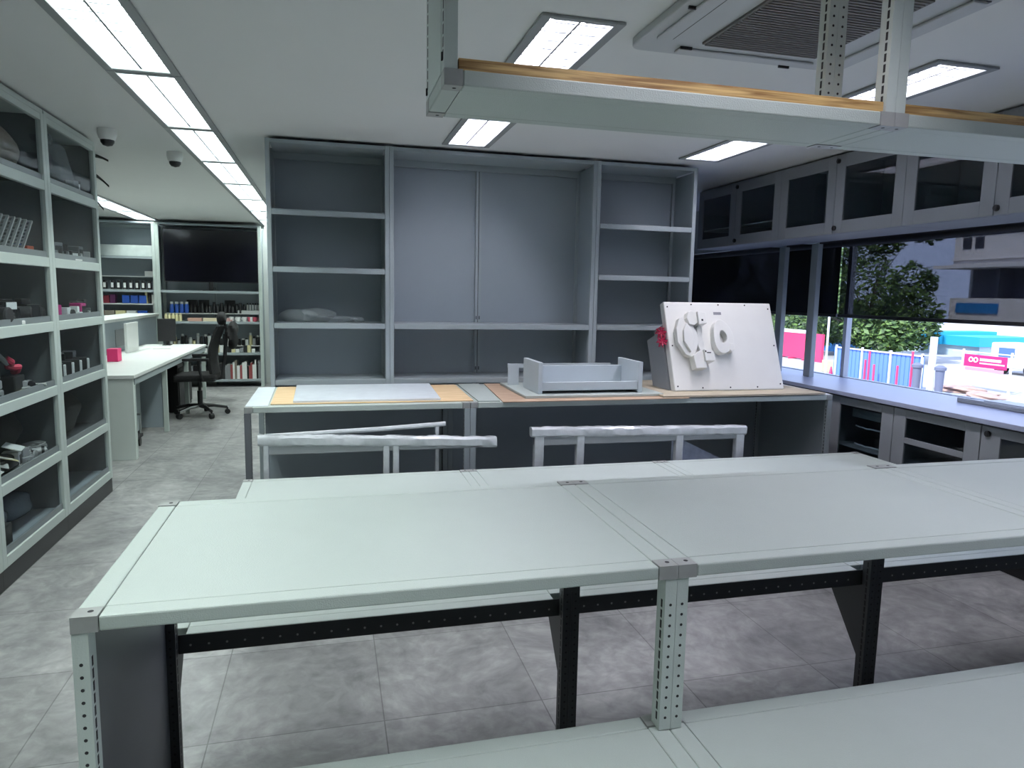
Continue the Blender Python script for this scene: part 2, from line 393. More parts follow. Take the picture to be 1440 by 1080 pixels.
def table(name, x0, x1, y0, y1, zt, zb_front, zb_rear, lab, cat='table', rear_mat=None, front_mat=None, side=None, gusset=False, rail_front=None, caps=True, dark_rail=None, rear_shelf=False):
    x0 += .0005; x1 -= .0005
    t = thing(name, ((x0 + x1) / 2, (y0 + y1) / 2, min(zb_front, zb_rear)), lab, cat)
    w, th = .046, .030
    build('top_frame', frame_mb(x0, x1, y0, y1, zt, w, th), ptop, t, bevel=.004)
    build('top_panel', MB().box(x0 + w + .0012, x1 - w - .0012, y0 + w + .0012, y1 - w - .0012, zt - th, zt - .0008), ptop, t, bevel=.0015)
    for cx in (x0, x1 - w):
        for cy in (y0, y1 - .04):
            fr = cy == y0
            c = MB().box(cx, cx + w, cy - (.001 if fr else 0), cy + .0405 + (0 if fr else .001), zt - th - .0005, zt + .0012)
            c.cyl((cx + w * .62, cy + .022, zt + .001), (cx + w * .62, cy + .022, zt + .0016), .0055, n=10, mi=1)
            build('corner_cap', c, [capm if not fr or name != 'work_table' else capm, blackm], t, bevel=.003)
            zb = zb_front if fr else zb_rear
            lx0 = cx if cx == x0 else x1 - .028
            l = leg_mb(lx0, lx0 + .028, y0 + .002 if fr else y1 - .042, y0 + .042 if fr else y1 - .002, zb, zt - th - .001)
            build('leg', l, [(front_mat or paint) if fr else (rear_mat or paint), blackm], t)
    # rails under the top
    rl = MB().box(x0 + .03, x1 - .03, y1 - .036, y1 - .030, zt - th - .028, zt - th - .001)
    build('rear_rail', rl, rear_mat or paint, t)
    if dark_rail:
        mb = MB().box(x0 + .029, x1 - .029, y0 + .004, y0 + .02, zt - th - .042, zt - th - .001)
        x = x0 + .06
        while x < x1 - .06: mb.cyl((x, y0 + .0035, zt - th - .02), (x, y0 + .005, zt - th - .02), .004, n=8, mi=1); x += .05
        build('front_rail', mb, [dark_rail, capm], t)
    if side:
        sx = x0 if side == 'left' else x1 - .003
        build('side_panel', MB().box(sx, sx + .003, y0 + .042, y1 - .042, min(zb_front, zb_rear), zt - th - .001), charm, t)
    if rear_shelf:
        ys0, ys1, zs = y1 + .002, y1 + .31, .50
        sh = build('rear_shelf', frame_mb(x0, x1, ys0, ys1, zs, w, th).box(x0 + w + .0012, x1 - w - .0012, ys0 + w + .0012, ys1 - w - .0012, zs - th, zs - .0008), ptop, t, bevel=.003)
        mb = MB().box(x0 + .001, x1 - .001, ys0 - .0016, ys0 - .0002, zs - th - .030, zs - .002)
        x = x0 + .06
        while x < x1 - .06: mb.cyl((x, ys0 - .0020, zs - th - .005), (x, ys0 - .001, zs - th - .005), .0035, n=8, mi=1); x += .05
        build('front_rail', mb, [char, capm], sh)  # dark face over the shelf edge, under-table shade painted into its colour
        for gx in ((x0 + .001, x0 + .004), (x1 - .004, x1 - .001)):
            zt2 = zs - th - .03
            mb = MB(); poly = [(ys0 + .017, zt2), (ys0 + .25, zt2), (ys0 + .017, zt2 - .30)]
            mb.add([(gx[0], a, b) for a, b in poly] + [(gx[1], a, b) for a, b in poly], [(0, 1, 2), (5, 4, 3), (0, 3, 4, 1), (1, 4, 5, 2), (2, 5, 3, 0)])
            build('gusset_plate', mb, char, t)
    return t
XS = [-.466, .757, 1.955, 3.15]
ulab = ['pale grey-green steel table with the open left end, left module of the raised row', 'pale grey-green steel table in the middle of the raised row',
        'pale steel table at the right end of the raised row near the window']
for i in range(3):
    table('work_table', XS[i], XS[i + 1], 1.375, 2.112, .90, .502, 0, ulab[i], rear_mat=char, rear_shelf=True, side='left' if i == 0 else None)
# corner bolt and hook below the left front corner
nlab = ['low pale steel platform in the foreground, module at bottom centre', 'low pale steel platform in the foreground, right of the double post foot', 'low pale steel platform in the foreground at the far right, out by the window side']
for i in range(3):
    table('low_platform', XS[i], XS[i + 1], .70, 1.44, .50, 0, 0, nlab[i], cat='platform')
flab = ['far low steel platform at left, standing before the first wrapped frame', 'far low steel platform in the middle, before the second wrapped frame', 'far low steel platform at right beside the glass-door cabinets']
XL = [-.45, .757, 1.955, 3.40]
for i in range(3):
    table('low_platform', XL[i], XL[i + 1], 3.12, 3.865, .50, 0, 0, flab[i], cat='platform')

# ------------------------------------------------------------------ hanging rack
def hang(x0, x1, lab, side, y0=1.5, y1=1.775, zb=1.928):
    x0 += .0005; x1 -= .0005
    t = thing('hanging_rack', ((x0 + x1) / 2, (y0 + y1) / 2, zb), lab, 'rack')
    w, th = .040, .032
    build('bottom_frame', frame_mb(x0, x1, y0, y1, zb + th, w, th), ptop, t, bevel=.003)
    build('bottom_panel', MB().box(x0 + w + .0012, x1 - w - .0012, y0 + w, y1 - w, zb + .0006, zb + .008), ptop, t)
    build('top_frame', frame_mb(x0, x1, y0, y1, CZ - .002, w, th), ptop, t, bevel=.003)
    for cx in (x0, x1 - w):
        for fr in (True, False):
            cy = y0 - .0008 if fr else y1 - .04
            c = MB().box(cx - .0003, cx + w, cy, cy + .0408, zb - .0012, zb + th + .0005)
            c.cyl((cx + w * .6, cy + .02, zb - .0016), (cx + w * .6, cy + .02, zb - .001), .0045, n=10, mi=1)
            build('corner_cap', c, [capm, blackm], t, bevel=.002)
            lx = cx if cx == x0 else x1 - .028
            build('post', leg_mb(lx, lx + .028, y0 + .001 if fr else y1 - .041, y0 + .041 if fr else y1 - .001, zb + th + .001, CZ - .035, holes=not fr), [paint, blackm], t)
    if side:
        mb = MB().box(x0 - .001, x0 + .002, y0 + .041, y1 - .041, zb + th, CZ - .035)
        for yy, zz in ((y0 + .02, zb + .06), (y1 - .02, zb + .05), (y0 + .02, zb + .3), (y1 - .02, zb + .3)):
            mb.box(x0 - .0035, x0 + .001, yy - .004, yy + .004, zz - .008, zz + .008, 1)
        build('side_panel', mb, [paint, blackm], t)
    return t
hang(.236, 1.352, 'hanging steel rack at top centre, left module with the closed end', True)
hang(1.352, 2.47, 'hanging steel rack at top right, right module beyond the double post', False)
for a, b, lab in ((.268, 1.32, 'plywood board lying in the left module of the hanging rack'), (1.384, 2.44, 'plywood board lying in the right module of the hanging rack')):
    single('plywood_board', MB().box(a, b, 1.506, 1.77, 1.9605, 1.984), plywood, ((a + b) / 2, 1.64, 1.9605), lab, 'board')

# ------------------------------------------------------------------ empty shelving at the back
def shelving(x0, x1, lab, zs, mid=None, y0=5.057, y1=5.44, name='shelving_unit', backm=backp, zt=2.5, plinth=False, pw=.03):
    t = thing(name, ((x0 + x1) / 2, (y0 + y1) / 2, 0), lab, 'shelving')
    x0 += .0005; x1 -= .0005
    for px, py in ((x0, y0), (x1 - pw, y0), (x0, y1 - .03), (x1 - pw, y1 - .03)):
        mb = MB().box(px, px + pw, py, py + .03, 0, zt)
        build('post', mb, shelfp if name == 'shelving_unit' else paint, t, bevel=.003)
    if mid:
        for my in (y1 - .045,):
            mb = MB().box(mid - .022, mid - .003, my, my + .03, 0, zt - .03).box(mid + .003, mid + .022, my, my + .03, 0, zt - .03).box(mid - .003, mid + .003, my + .01, my + .03, 0, zt - .03, 1)
            for z in zs:
                mb.box(mid - .016, mid - .008, my - .001, my + .002, z - .015 + .04, z + .05, 1).box(mid + .008, mid + .016, my - .001, my + .002, z - .015 + .04, z + .05, 1)
            build('middle_post', mb, [shelfp, char], t)
    bk = MB().box(x0 + pw + .001, (mid - .023) if mid else x1 - pw - .001, y1 - .012, y1 - .008, .05, zt - .03)
    if mid: bk.box(mid + .023, x1 - pw - .001, y1 - .012, y1 - .008, .05, zt - .03)
    build('back_panel', bk, backm, t)
    for sx in (x0 + .004, x1 - .007): build('side_panel', MB().box(sx, sx + .003, y0 + .03, y1 - .03, .02, zt - .03), backm, t)
    build('top_panel', MB().box(x0 + pw, x1 - pw, y0 + .002, y1 - .012, zt - .028, zt - .002).box(x0 + pw, x1 - pw, y1 - .05, y1 - .03, zt - .075, zt - .028), shelfp, t, bevel=.002)
    for z in zs:
        build('shelf', MB().box(x0 + pw + .001, x1 - pw - .001, y0 + .001, y1 - .014, z - .006, z).box(x0 + pw + .001, x1 - pw - .001, y0 + .0005, y0 + .012, z - .038, z - .006), shelfp, t, bevel=.002)
    return t
Z4 = [2.045, 1.662, 1.28, .885, .5, .1]
shelving(-.395, .418, 'empty grey steel shelving bay at the left end beside the aisle', Z4)
shelving(.418, 1.954, 'wide grey steel shelving bay with tall closed panels in the middle', [1.28, .885, .5, .1], mid=1.125)
shelving(1.954, 2.782, 'empty grey steel shelving bay at the right end behind the white box', Z4)
# clear plastic bags left on the third shelf
clear = mat('clear_plastic', (.50, .55, .57), .2, bump=1, bscale=25, trans=.74)
for k, (x, w, h) in enumerate(((-.22, .12, .05), (-.09, .1, .055), (.05, .13, .025), (.2, .05, .022))):
    single('plastic_bag', MB().blob((x, 5.25, 1.281 + h * .82), (w, .08, h), seed=k + 3, amp=.5, n=26), clear, (x, 5.25, 1.281), 'crumpled clear plastic packing on the third shelf of the left empty bay', 'plastic bag', 'plastic packing on the empty shelf', smooth=True)

# ------------------------------------------------------------------ the rear bench and what lies on it
def bench(x0, x1, lab, left=False, right=False, backpan=True, y0=4.17, y1=5.04, zt=.84):
    t = thing('bench', ((x0 + x1) / 2, (y0 + y1) / 2, 0), lab, 'bench')
    build('top_frame', frame_mb(x0, x1, y0, y1, zt, .046, .035), ptop, t, bevel=.004)
    build('top_panel', MB().box(x0 + .047, x1 - .047, y0 + .047, y1 - .047, zt - .035, zt - .0008), ptop, t)
    for cx in (x0, x1 - .046):
        for cy in (y0, y1 - .04): build('corner_cap', MB().box(cx, cx + .046, cy, cy + .041, zt - .036, zt + .001), capm, t, bevel=.003)
    for px, py, mm in ((x0, y0, charm if left else shelfp), (x1 - .035, y0, shelfp), (x0, y1 - .04, shelfp), (x1 - .035, y1 - .04, shelfp)):
        build('leg', leg_mb(px, px + .035, py, py + .035, 0, zt - .036, holes=False), [mm, blackm], t)
    if backpan: build('back_panel', MB().box(x0 + .04, x1 - .04, y1 - .02, y1 - .015, .03, zt - .04), backp, t)
    if right: build('side_panel', MB().box(x1 - .004, x1 - .001, y0 + .036, y1 - .04, .03, zt - .04), backp, t)
    return t
bench(-.473, .83, 'steel bench at left before the shelving, film-covered sheet lying on it', left=True)
bench(.832, 3.43, 'long steel bench at right carrying the white box and grey trough', right=True)
def sheet(name, poly, z, th, m_, lab, cat, bevel=0):
    mb = slab(MB(), poly, z, z + th); cx = sum(p[0] for p in poly) / len(poly); cy = sum(p[1] for p in poly) / len(poly)
    return single(name, mb, m_, (cx, cy, z), lab, cat, bevel=bevel)
z = .8412
sheet('cardboard_sheet', [(-.335, 4.24), (.86, 4.22), (.88, 4.99), (-.345, 5.0)], z, .005, card2, 'tan cardboard sheet under the film-wrapped panel on the left bench', 'cardboard')
t = sheet('metal_sheet', [(-.21, 4.26), (.66, 4.25), (.69, 4.985), (-.22, 4.99)], z + .0055, .012, paper, 'flat pale blue panel in crumpled film lying on tan cardboard', 'panel')
sheet('paper_sheet', [(-.468, 4.19), (-.345, 4.19), (-.36, 5.02), (-.469, 5.0)], z, .003, paper, 'narrow white sheet hanging at the left edge of the bench', 'paper')
sheet('steel_sheet', [(.885, 4.19), (1.02, 4.18), (1.06, 5.02), (.90, 5.02)], z, .006, ptop, 'narrow pale steel sheet between the tan and brown cardboard', 'sheet')
sheet('cardboard_sheet', [(1.03, 4.14), (2.30, 4.14), (2.32, 5.0), (1.10, 5.02)], z, .005, card, 'brown cardboard sheet under the grey steel trough', 'cardboard')
sheet('cardboard_sheet', [(2.12, 4.16), (3.36, 4.16), (3.30, 4.98), (2.18, 5.0)], z + .0055, .012, kraft, 'creased cream-brown cardboard under the white box', 'cardboard')
sheet('steel_strip', [(3.365, 4.18), (3.42, 4.18), (3.42, 4.95), (3.34, 4.95)], z, .004, white, 'white strip at the right end of the long bench', 'strip')
# trough
bz = z + .0055
plate = mat('pale_steel', (.48, .54, .57), .4)
t = thing('steel_trough', (1.7, 4.5, bz), 'grey steel trough with two upright end plates on a base plate', 'trough')
build('base_plate', MB().box(1.20, 2.16, 4.24, 4.93, bz, bz + .018), ptop, t, bevel=.003)
b2 = bz + .0185
build('end_plate', MB().box(1.30, 1.33, 4.30, 4.66, b2, b2 + .205), plate, t, bevel=.003, label='left end plate')
build('end_plate', MB().box(2.0, 2.03, 4.30, 4.66, b2, b2 + .205), plate, t, bevel=.003, label='right end plate')
build('trough_body', MB().box(1.33, 2.0, 4.31, 4.335, b2 + .02, b2 + .075).box(1.33, 2.0, 4.335, 4.6, b2 + .015, b2 + .035).box(1.33, 2.0, 4.59, 4.615, b2 + .02, b2 + .155), plate, t, bevel=.003)
build('bracket', MB().box(1.22, 1.3, 4.78, 4.79, b2, b2 + .15).box(1.22, 2.0, 4.79, 4.8, b2 + .12, b2 + .15), plate, t, bevel=.002)

# white leaning box
zb = z + .018
t = thing('white_box', (2.30, 4.35, zb + .003), 'large white leaning equipment box with pale moulded relief on its face', 'box')
t.rotation_euler = (-math.radians(21.5), 0, 0)
Wb, Hb = .865, .655
def L(name, mb, m_, par=t, **k): return build(name, mb, m_, par, local=True, **k)
boxw = mat('box_white', (.80, .80, .76), .4)
L('casing', MB().box(0, Wb, 0, .06, 0, Hb), boxw, bevel=.008)
mb = MB()
for u, v in [(.03, .05), (.03, .5), (.03, .94), (.25, .03), (.5, .03), (.75, .03), (.25, .97), (.5, .97), (.75, .97), (.97, .06), (.97, .5), (.97, .93)]:
    mb.cyl((u * Wb, -.002, v * Hb), (u * Wb, .001, v * Hb), .0055, n=10)
L('screws', mb, blackm)
def bl(u, v, w, h, pts, d, nm, mm=boxw, y0=0.0):
    poly = [((u + w * a) * Wb, (v + h * b) * Hb) for a, b in pts]
    mb = MB().prism(poly, -d, y0 + .001); return L(nm, mb, mm, bevel=.004)
bl(.055, .36, .19, .45, [(0, .35), (.02, .7), (.2, .95), (.38, 1), (.5, .82), (.78, .8), (.95, .62), (1, .38), (.8, .12), (.6, -.02), (.3, .05)], .045, 'relief_wing')
bl(.10, .40, .10, .35, [(0, .35), (.1, .7), (.45, .95), (.8, .7), (.9, .3), (.5, 0)], .065, 'relief_wing')
bl(.155, .70, .095, .17, [(.0, .5), (.2, .9), (.5, 1), (1, .85), (1, .2), (.6, 0), (.15, .1)], .06, 'relief_hexagon')
bl(.245, .70, .075, .15, [(0, 0), (1, .1), (1, .9), (0, 1)], .08, 'relief_block')
bl(.24, .38, .06, .34, [(.4, 0), (1, .2), (.8, 1), (.1, .9), (0, .3)], .035, 'relief_wing')
bl(.16, .22, .12, .20, [(.1, 0), (.9, 0), (1, .8), (.6, 1), (0, .7)], .07, 'relief_block')
bl(.25, .29, .085, .13, [(0, 0), (1, 0), (1, .8), (0, 1)], .09, 'relief_block')
# ring with a hole
def ring_mb(cu, cv, ru, rv, iu, iv, d):
    n = 20; mb = MB(); vs = []
    for rr in ((ru, rv), (iu, iv)):
        for yy in (-d, .001):
            for i in range(n):
                a = 2 * PI * i / n; k = 1 + .06 * math.cos(3 * a + .5)
                vs.append((cu * Wb + rr[0] * k * math.cos(a), yy, cv * Hb + rr[1] * k * math.sin(a)))
    fs = []
    for i in range(n):
        j = (i + 1) % n
        fs += [(i, j, 2 * n + j, 2 * n + i), (i, n + i, n + j, j), (2 * n + i, 2 * n + j, 3 * n + j, 3 * n + i)]
    return mb.add(vs, fs)
L('relief_ring', ring_mb(.465, .575, .078, .125, .028, .045, .055), boxw, bevel=.004)
bl(.50, .40, .05, .10, [(0, .3), (.4, 0), (1, .3), (1, 1), (.3, 1)], .06, 'relief_block')
L('slots', MB().box(.435 * Wb, .46 * Wb, -.012, -.0, .54 * Hb, .575 * Hb).box(.255 * Wb, .265 * Wb, -.092, -.088, .385 * Hb, .405 * Hb).box(.27 * Wb, .305 * Wb, -.092, -.088, .375 * Hb, .385 * Hb).box(.27 * Wb, .285 * Wb, -.082, -.078, .74 * Hb, .76 * Hb), blackm)
L('nameplate', MB().box(.445 * Wb, .515 * Wb, -.002, .001, .855 * Hb, .885 * Hb), mat('plate_grey', (.25, .25, .27), .4))
L('support_plate', MB().box(-.012, 0, .06, .30, .0 , .46).box(0, .01, .06, .2, 0, .5), cabp, bevel=.002)
redm = mat('crimson_ribbon', (.42, .01, .06), .45)
mb = MB()
for v in (.66, .56):
    for k in range(7):
        a = 2 * PI * k / 7; c = (-.035, .03, v * Hb)
        mb.tube([c, (c[0] + .03 * math.cos(a), .03 - .02, c[2] + .035 * math.sin(a)), (c[0] + .034 * math.cos(a + .5), .04, c[2] + .04 * math.sin(a + .5)), c], .006, n=6)
    mb.cyl((-.035, .03, v * Hb), (0, .03, v * Hb), .01)
L('red_ribbon', mb, redm, smooth=True)

# plastic wrapped frames standing between platform and bench
def wrapped(x0, x1, legs, y, z1, lab, extra=False, tilt=0):
    t = thing('wrapped_rack', ((x0 + x1) / 2, y, 0), lab, 'frame')
    mb = MB(); n = 40; q = random.Random(int(x0 * 100) + 5); vs = []; P8 = [(-.03, -.018), (-.018, -.03), (.018, -.03), (.03, -.018), (.03, .018), (.018, .03), (-.018, .03), (-.03, .018)]
    for i in range(n + 1):
        x = x0 + (x1 - x0) * i / n; zc_ = z1 - .03 + tilt * i / n
        for a_, b_ in P8: vs.append((x, y + a_ + q.uniform(-.0025, .0025), zc_ + b_ + q.uniform(-.0025, .0025)))
    fs = [(i * 8 + j, i * 8 + (j + 1) % 8, (i + 1) * 8 + (j + 1) % 8, (i + 1) * 8 + j) for i in range(n) for j in range(8)] + [tuple(range(7, -1, -1)), tuple(range(n * 8, n * 8 + 8))]
    mb.add(vs, fs)
    build('top_rail', mb, wrap, t, smooth=True)
    for lx, lw in legs:
        build('leg', MB().box(lx, lx + lw, y - .022, y + .022, 0, z1 - .05), wrap, t, bevel=.006)
    if extra:
        build('lower_rail', MB().box(x0 + .02, x1 - .02, y - .015, y + .015, z1 - .115, z1 - .062), mat('wrapped_steel', (.3, .32, .33), .35), t, bevel=.004)
    return t
wrapped(-.385, .955, [(-.36, .03), (.29, .035), (.345, .035)], 4.0, .715, 'long plastic-wrapped steel frame standing before the left bench', True, -.055)
wrapped(1.17, 2.63, [(1.19, .06), (1.46, .05), (2.13, .05), (2.56, .06)], 4.0, .71, 'long plastic-wrapped steel frame standing before the right bench', True, -.03)
tb = thing('wrapped_tube', (.1, 4.07, .0), 'thin plastic-wrapped tube leaning across behind the left wrapped frame', 'tube')
build('tube', MB().tube([(-.37, 4.06, .69), (.3, 4.06, .715), (.66, 4.06, .735)], .014), wrap, tb, smooth=True)
build('stand', MB().box(-.36, -.335, 4.05, 4.075, 0, .68).box(.60, .62, 4.05, 4.075, 0, .72), wrap, tb)
film = mat('blue_film', (.35, .4, .5), .2, bump=1, bscale=30, var=.3, vscale=20)
single('film_bundle', MB().prism([(2.14, .0), (2.6, 0), (2.5, .45), (2.14, .62)], 4.045, 4.06), film, (2.35, 4.05, 0), 'sloping bundle of bluish film inside the right wrapped frame', 'plastic film')

# ------------------------------------------------------------------ window side cabinets
def door(t, X, y0, y1, z0, z1, bw, bh, knob=None, bar=None, pm=dark_glass):
    d = MB(); x0, x1 = X - .018, X
    d.box(x0, x1, y0, y0 + bw, z0, z1).box(x0, x1, y1 - bw, y1, z0, z1).box(x0, x1, y0 + bw, y1 - bw, z0, z0 + bh).box(x0, x1, y0 + bw, y1 - bw, z1 - bh, z1)
    if bar: d.box(x0, x1, y0 + bw, y1 - bw, bar - .018, bar + .018)
    do = build('door', d, cabp, t, bevel=.002)
    build('glass', MB().box(X - .010, X - .007, y0 + bw - .004, y1 - bw + .004, z0 + bh - .004, z1 - bh + .004), pm, do)
    if knob:
        k = MB()
        for ky, kz in knob: k.cyl((X - .03, ky, kz), (X - .018, ky, kz), .017, n=14).cyl((X - .034, ky, kz), (X - .030, ky, kz), .012, n=14)
        build('knob', k, black, do, smooth=True)
    return do
ylim = [6.22, 4.95, 3.70, 2.45, 1.20, -.05]
ul = ['upper glass-door cabinet at the far end above the dark window', 'upper glass-door cabinet with a ceiling light mirrored in its right pane', 'upper glass-door cabinet over the widest window, largest of those visible',
      'upper glass-door cabinet at the right edge of view', 'upper glass-door cabinet beyond the right edge']
for k in range(5):
    ya, yb = ylim[k + 1] + .001, ylim[k] - .001; X0, X1, z0, z1 = 3.468, 3.85, 1.965, 2.512
    t = thing('wall_cabinet', ((X0 + X1) / 2, (ya + yb) / 2, z0), ul[k], 'cabinet')
    b = MB().box(X0, X1, ya, ya + .012, z0, z1).box(X0, X1, yb - .012, yb, z0, z1).box(X0, X1, ya + .012, yb - .012, z0, z0 + .015).box(X0, X1, ya + .012, yb - .012, z1 - .015, z1).box(X1 - .006, X1, ya + .012, yb - .012, z0 + .015, z1 - .015)
    build('body', b, cabp, t, bevel=.002)
    ym = (ya + yb) / 2
    if k < 3: build('divider', MB().box(X0 + .01, X1 - .01, ym - .006, ym + .006, z0 + .016, z1 - .016), cabp, t)
    if k == 0: build('inner_shelf', MB().box(X0 + .02, X1 - .01, ya + .014, ym - .008, 2.13, 2.14).box(X0 + .02, X1 - .01, ym + .008, yb - .014, 2.13, 2.14), white, t)
    door(t, X0 - .001, ya, ym - .002, z0 + .002, z1 - .01, .085, .085, knob=[(ym - .02, z0 + .04), (ym - .02, z1 - .05)])
    door(t, X0 - .001, ym + .002, yb, z0 + .002, z1 - .01, .085, .085)
    if k == 2: build('glass_divider', MB().box(X0 + .004, X0 + .012, ya + .31, ya + .325, z0 + .09, z1 - .09), black, t)
    if k == 0:
        for yp in (5.16, 5.60): build('support_post', MB().box(3.96, 4.0, yp - .045, yp + .045, .851, z0 + .0).box(3.955, 3.96, yp - .045, yp - .02, .851, z0).box(3.84, 3.97, yp - .04, yp + .04, z0 + .002, z0 + .04), shelfp, t, bevel=.002)
# lower run: cabinets, doors, countertop
zc = .85
single('countertop', MB().box(3.585, WX - .001, -1.0, 7.99, zc - .03, zc), mat('counter_laminate', (.33, .36, .47), .35), (3.9, 2.7, zc - .03), 'long pale grey countertop running under the windows', 'countertop', bevel=.003)
llim = [6.35, 5.70, 5.05, 4.42, 3.81, 3.16, 2.52, 1.88, 1.24]
names = ['low cabinet hidden behind the bench in the window corner', 'low cabinet behind the end of the long bench', 'low cabinet beside the end of the long bench', 'low glass-door cabinet with wrapped shelves inside, nearest the bench end',
         'low glass-door cabinet with a bar across its dark pane', 'low glass-door cabinet with black knob at the right edge of view', 'low glass-door cabinet by the right table end, mostly out of view', 'low glass-door cabinet outside the right edge of view']
for k in range(8):
    ya, yb = llim[k + 1] + .001, llim[k] - .001; X0, X1, z0, z1 = 3.638, 4.2, .09, .815
    t = thing('low_cabinet', ((X0 + X1) / 2, (ya + yb) / 2, 0), names[k], 'cabinet')
    b = MB().box(X0, X1, ya, ya + .012, z0, z1).box(X0, X1, yb - .012, yb, z0, z1).box(X0, X1, ya + .012, yb - .012, z0, z0 + .015).box(X0, X1, ya + .012, yb - .012, z1 - .012, z1).box(X1 - .006, X1, ya + .012, yb - .012, z0 + .015, z1 - .015)
    b.box(X0 + .03, X1 - .01, ya + .014, yb - .014, .44, .45)
    build('body', b, cabp, t)
    build('plinth', MB().box(X0 + .02, X1, ya, yb, 0, z0 - .001), black, t)
    build('shadow_strip', MB().box(X0 - .012, X0, ya, yb, z1 - .006, z1 + .0045), black, t)  # black strip painted in as the shadow line below the counter edge
    pm = dark_glass
    door(t, X0 - .001, ya + .002, yb - .002, z0 + .002, z1 - .008, .1 if k in (3, 4) else .12, .055, knob=[(yb - .045, z1 - .05)] if k >= 5 else None, bar=.605 if k == 4 else None, pm=pm)
    if k == 3:
        q = MB()
        for zz in (.47, .60, .70): q.tube([(3.70 + .01 * math.sin(5 * i), 3.88 + .04 * i, zz + .008 * math.sin(3.1 * i)) for i in range(10)], .006, n=6)
        q.box(3.72, 3.73, 3.88, 4.3, .66, .72)
        build('wrapped_shelf', q, wrap, t)
t = thing('folded_tray', (4.1, 3.1, zc), 'pale grey folded metal panel lying on the countertop at the right', 'panel')
build('panel', MB().box(4.03, 4.19, 2.5, 3.72, zc + .001, zc + .012).box(4.03, 4.04, 2.5, 3.72, zc + .012, zc + .03).box(4.06, 4.2, 2.5, 3.55, zc + .022, zc + .034), mat('tray_grey', (.42, .46, .52), .35), t, bevel=.003)
# ------------------------------------------------------------------ glazed display cabinets on the left
RZ = [2.075, 1.64, 1.268, .89, .495, .135]
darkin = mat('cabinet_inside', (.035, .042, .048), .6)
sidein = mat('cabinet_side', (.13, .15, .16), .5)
track = mat('track_grey', (.16, .18, .19), .4)
def display(y0, y1, lab, end=False):
    X1, X0 = -1.566, -1.98
    t = thing('display_cabinet', ((X0 + X1) / 2, (y0 + y1) / 2, 0), lab, 'cabinet')
    y0 += .0005; y1 -= .0005; pw = .045
    for a in (y0, y1 - pw): build('post', MB().box(X1 - .03, X1, a, a + pw, .105, 2.48), paint, t, bevel=.003)
    for a in (y0, y1 - .03): build('rear_post', MB().box(X0, X0 + .03, a, a + .03, .105, 2.48), shelfp, t)
    build('plinth', MB().box(X0 + .01, X1 - .006, y0, y1, 0, .103), black, t)
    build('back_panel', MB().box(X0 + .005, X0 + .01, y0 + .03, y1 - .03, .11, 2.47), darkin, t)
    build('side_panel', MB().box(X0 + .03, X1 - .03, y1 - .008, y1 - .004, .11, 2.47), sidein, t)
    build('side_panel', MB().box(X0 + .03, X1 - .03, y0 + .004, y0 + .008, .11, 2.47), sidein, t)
    build('top_rail', MB().box(X0 + .03, X1 - .001, y0 + pw + .001 if 0 else y0 + .01, y1 - .01, 2.47, 2.50).box(X1 - .03, X1 - .001, y0 + pw, y1 - pw, 2.435, 2.47), paint, t, bevel=.002)
    for k, z in enumerate(RZ):
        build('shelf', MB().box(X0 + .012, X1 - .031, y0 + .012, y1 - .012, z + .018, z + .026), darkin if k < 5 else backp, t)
        build('shelf_rail', MB().box(X1 - .03, X1 - .0005, y0 + pw + .0005, y1 - pw - .0005, z - .03, z + .026), paint, t, bevel=.003)
        zt = RZ[k - 1] - .03 if k else 2.435
        g = build('glass_pane', MB().box(X1 - .020, X1 - .016, y0 + pw + .004, y1 - pw - .004, z + .03, zt - .002), gloss_glass, t)
        build('pane_edge', MB().box(X1 - .024, X1 - .012, y0 + pw + .001, y1 - pw - .001, z + .0265, z + .060), track, g)
    return t
display(2.06, 2.945, 'tall glazed display cabinet nearest the camera, beyond the left edge of view')
display(2.945, 3.83, 'tall glazed display cabinet cut off by the left edge of view')
display(3.83, 4.725, 'tall glazed display cabinet packed with gear at left')
display(4.725, 5.65, 'tall glazed display cabinet at the far end of the left row beside the dome camera')

def simple(name, mb, m_, loc, lab, cat, group=None, **k): return single(name, mb, m_, loc, lab, cat, group, **k)
def RM(x, y, z, rz=0, rx=0, ry=0): return Matrix.Translation((x, y, z)) @ Matrix.Rotation(rz, 4, 'Z') @ Matrix.Rotation(rx, 4, 'X') @ Matrix.Rotation(ry, 4, 'Y')
silver = mat('silver_device', (.42, .43, .43), .35, metal=.3)
beige = mat('beige_cloth', (.22, .19, .155), .9, bump=.6, bscale=20, var=.25)
navy = mat('navy_cloth', (.012, .016, .035), .8, bump=.5, bscale=30)
greyp = mat('grey_plastic', (.22, .23, .24), .5)
pink = mat('pink_plastic', (.55, .04, .22), .4)
red = mat('red_strap', (.5, .02, .06), .6)
blue = mat('blue_plastic', (.02, .09, .42), .4)
yellow = mat('pale_yellow', (.72, .66, .38), .5)
orange = mat('orange_red', (.5, .10, .05), .5)
blackc = mat('black_cloth', (.01, .01, .011), .95, bump=.8, bscale=40)
def camera(x, y, z, rz, lab, group, body=black, s=1.0, lens=True):
    t = thing('camera', (x, y, z), lab, 'camera', group, rz)
    build('body', MB().box(-.03 * s, .03 * s, -.065 * s, .065 * s, 0, .08 * s).box(-.022 * s, .022 * s, -.022 * s, .022 * s, .08 * s, .105 * s).box(.03 * s, .045 * s, -.065 * s, -.04 * s, .005, .07 * s), body, t, bevel=.004, local=True)
    if lens: build('lens', MB().cyl((.03 * s, .005, .042 * s), (.085 * s, .005, .042 * s), .032 * s, .034 * s, n=18).cyl((.085 * s, .005, .042 * s), (.09 * s, .005, .042 * s), .034 * s, .028 * s, n=18), blackm if body == black else silver, t, smooth=True, local=True)
    return t
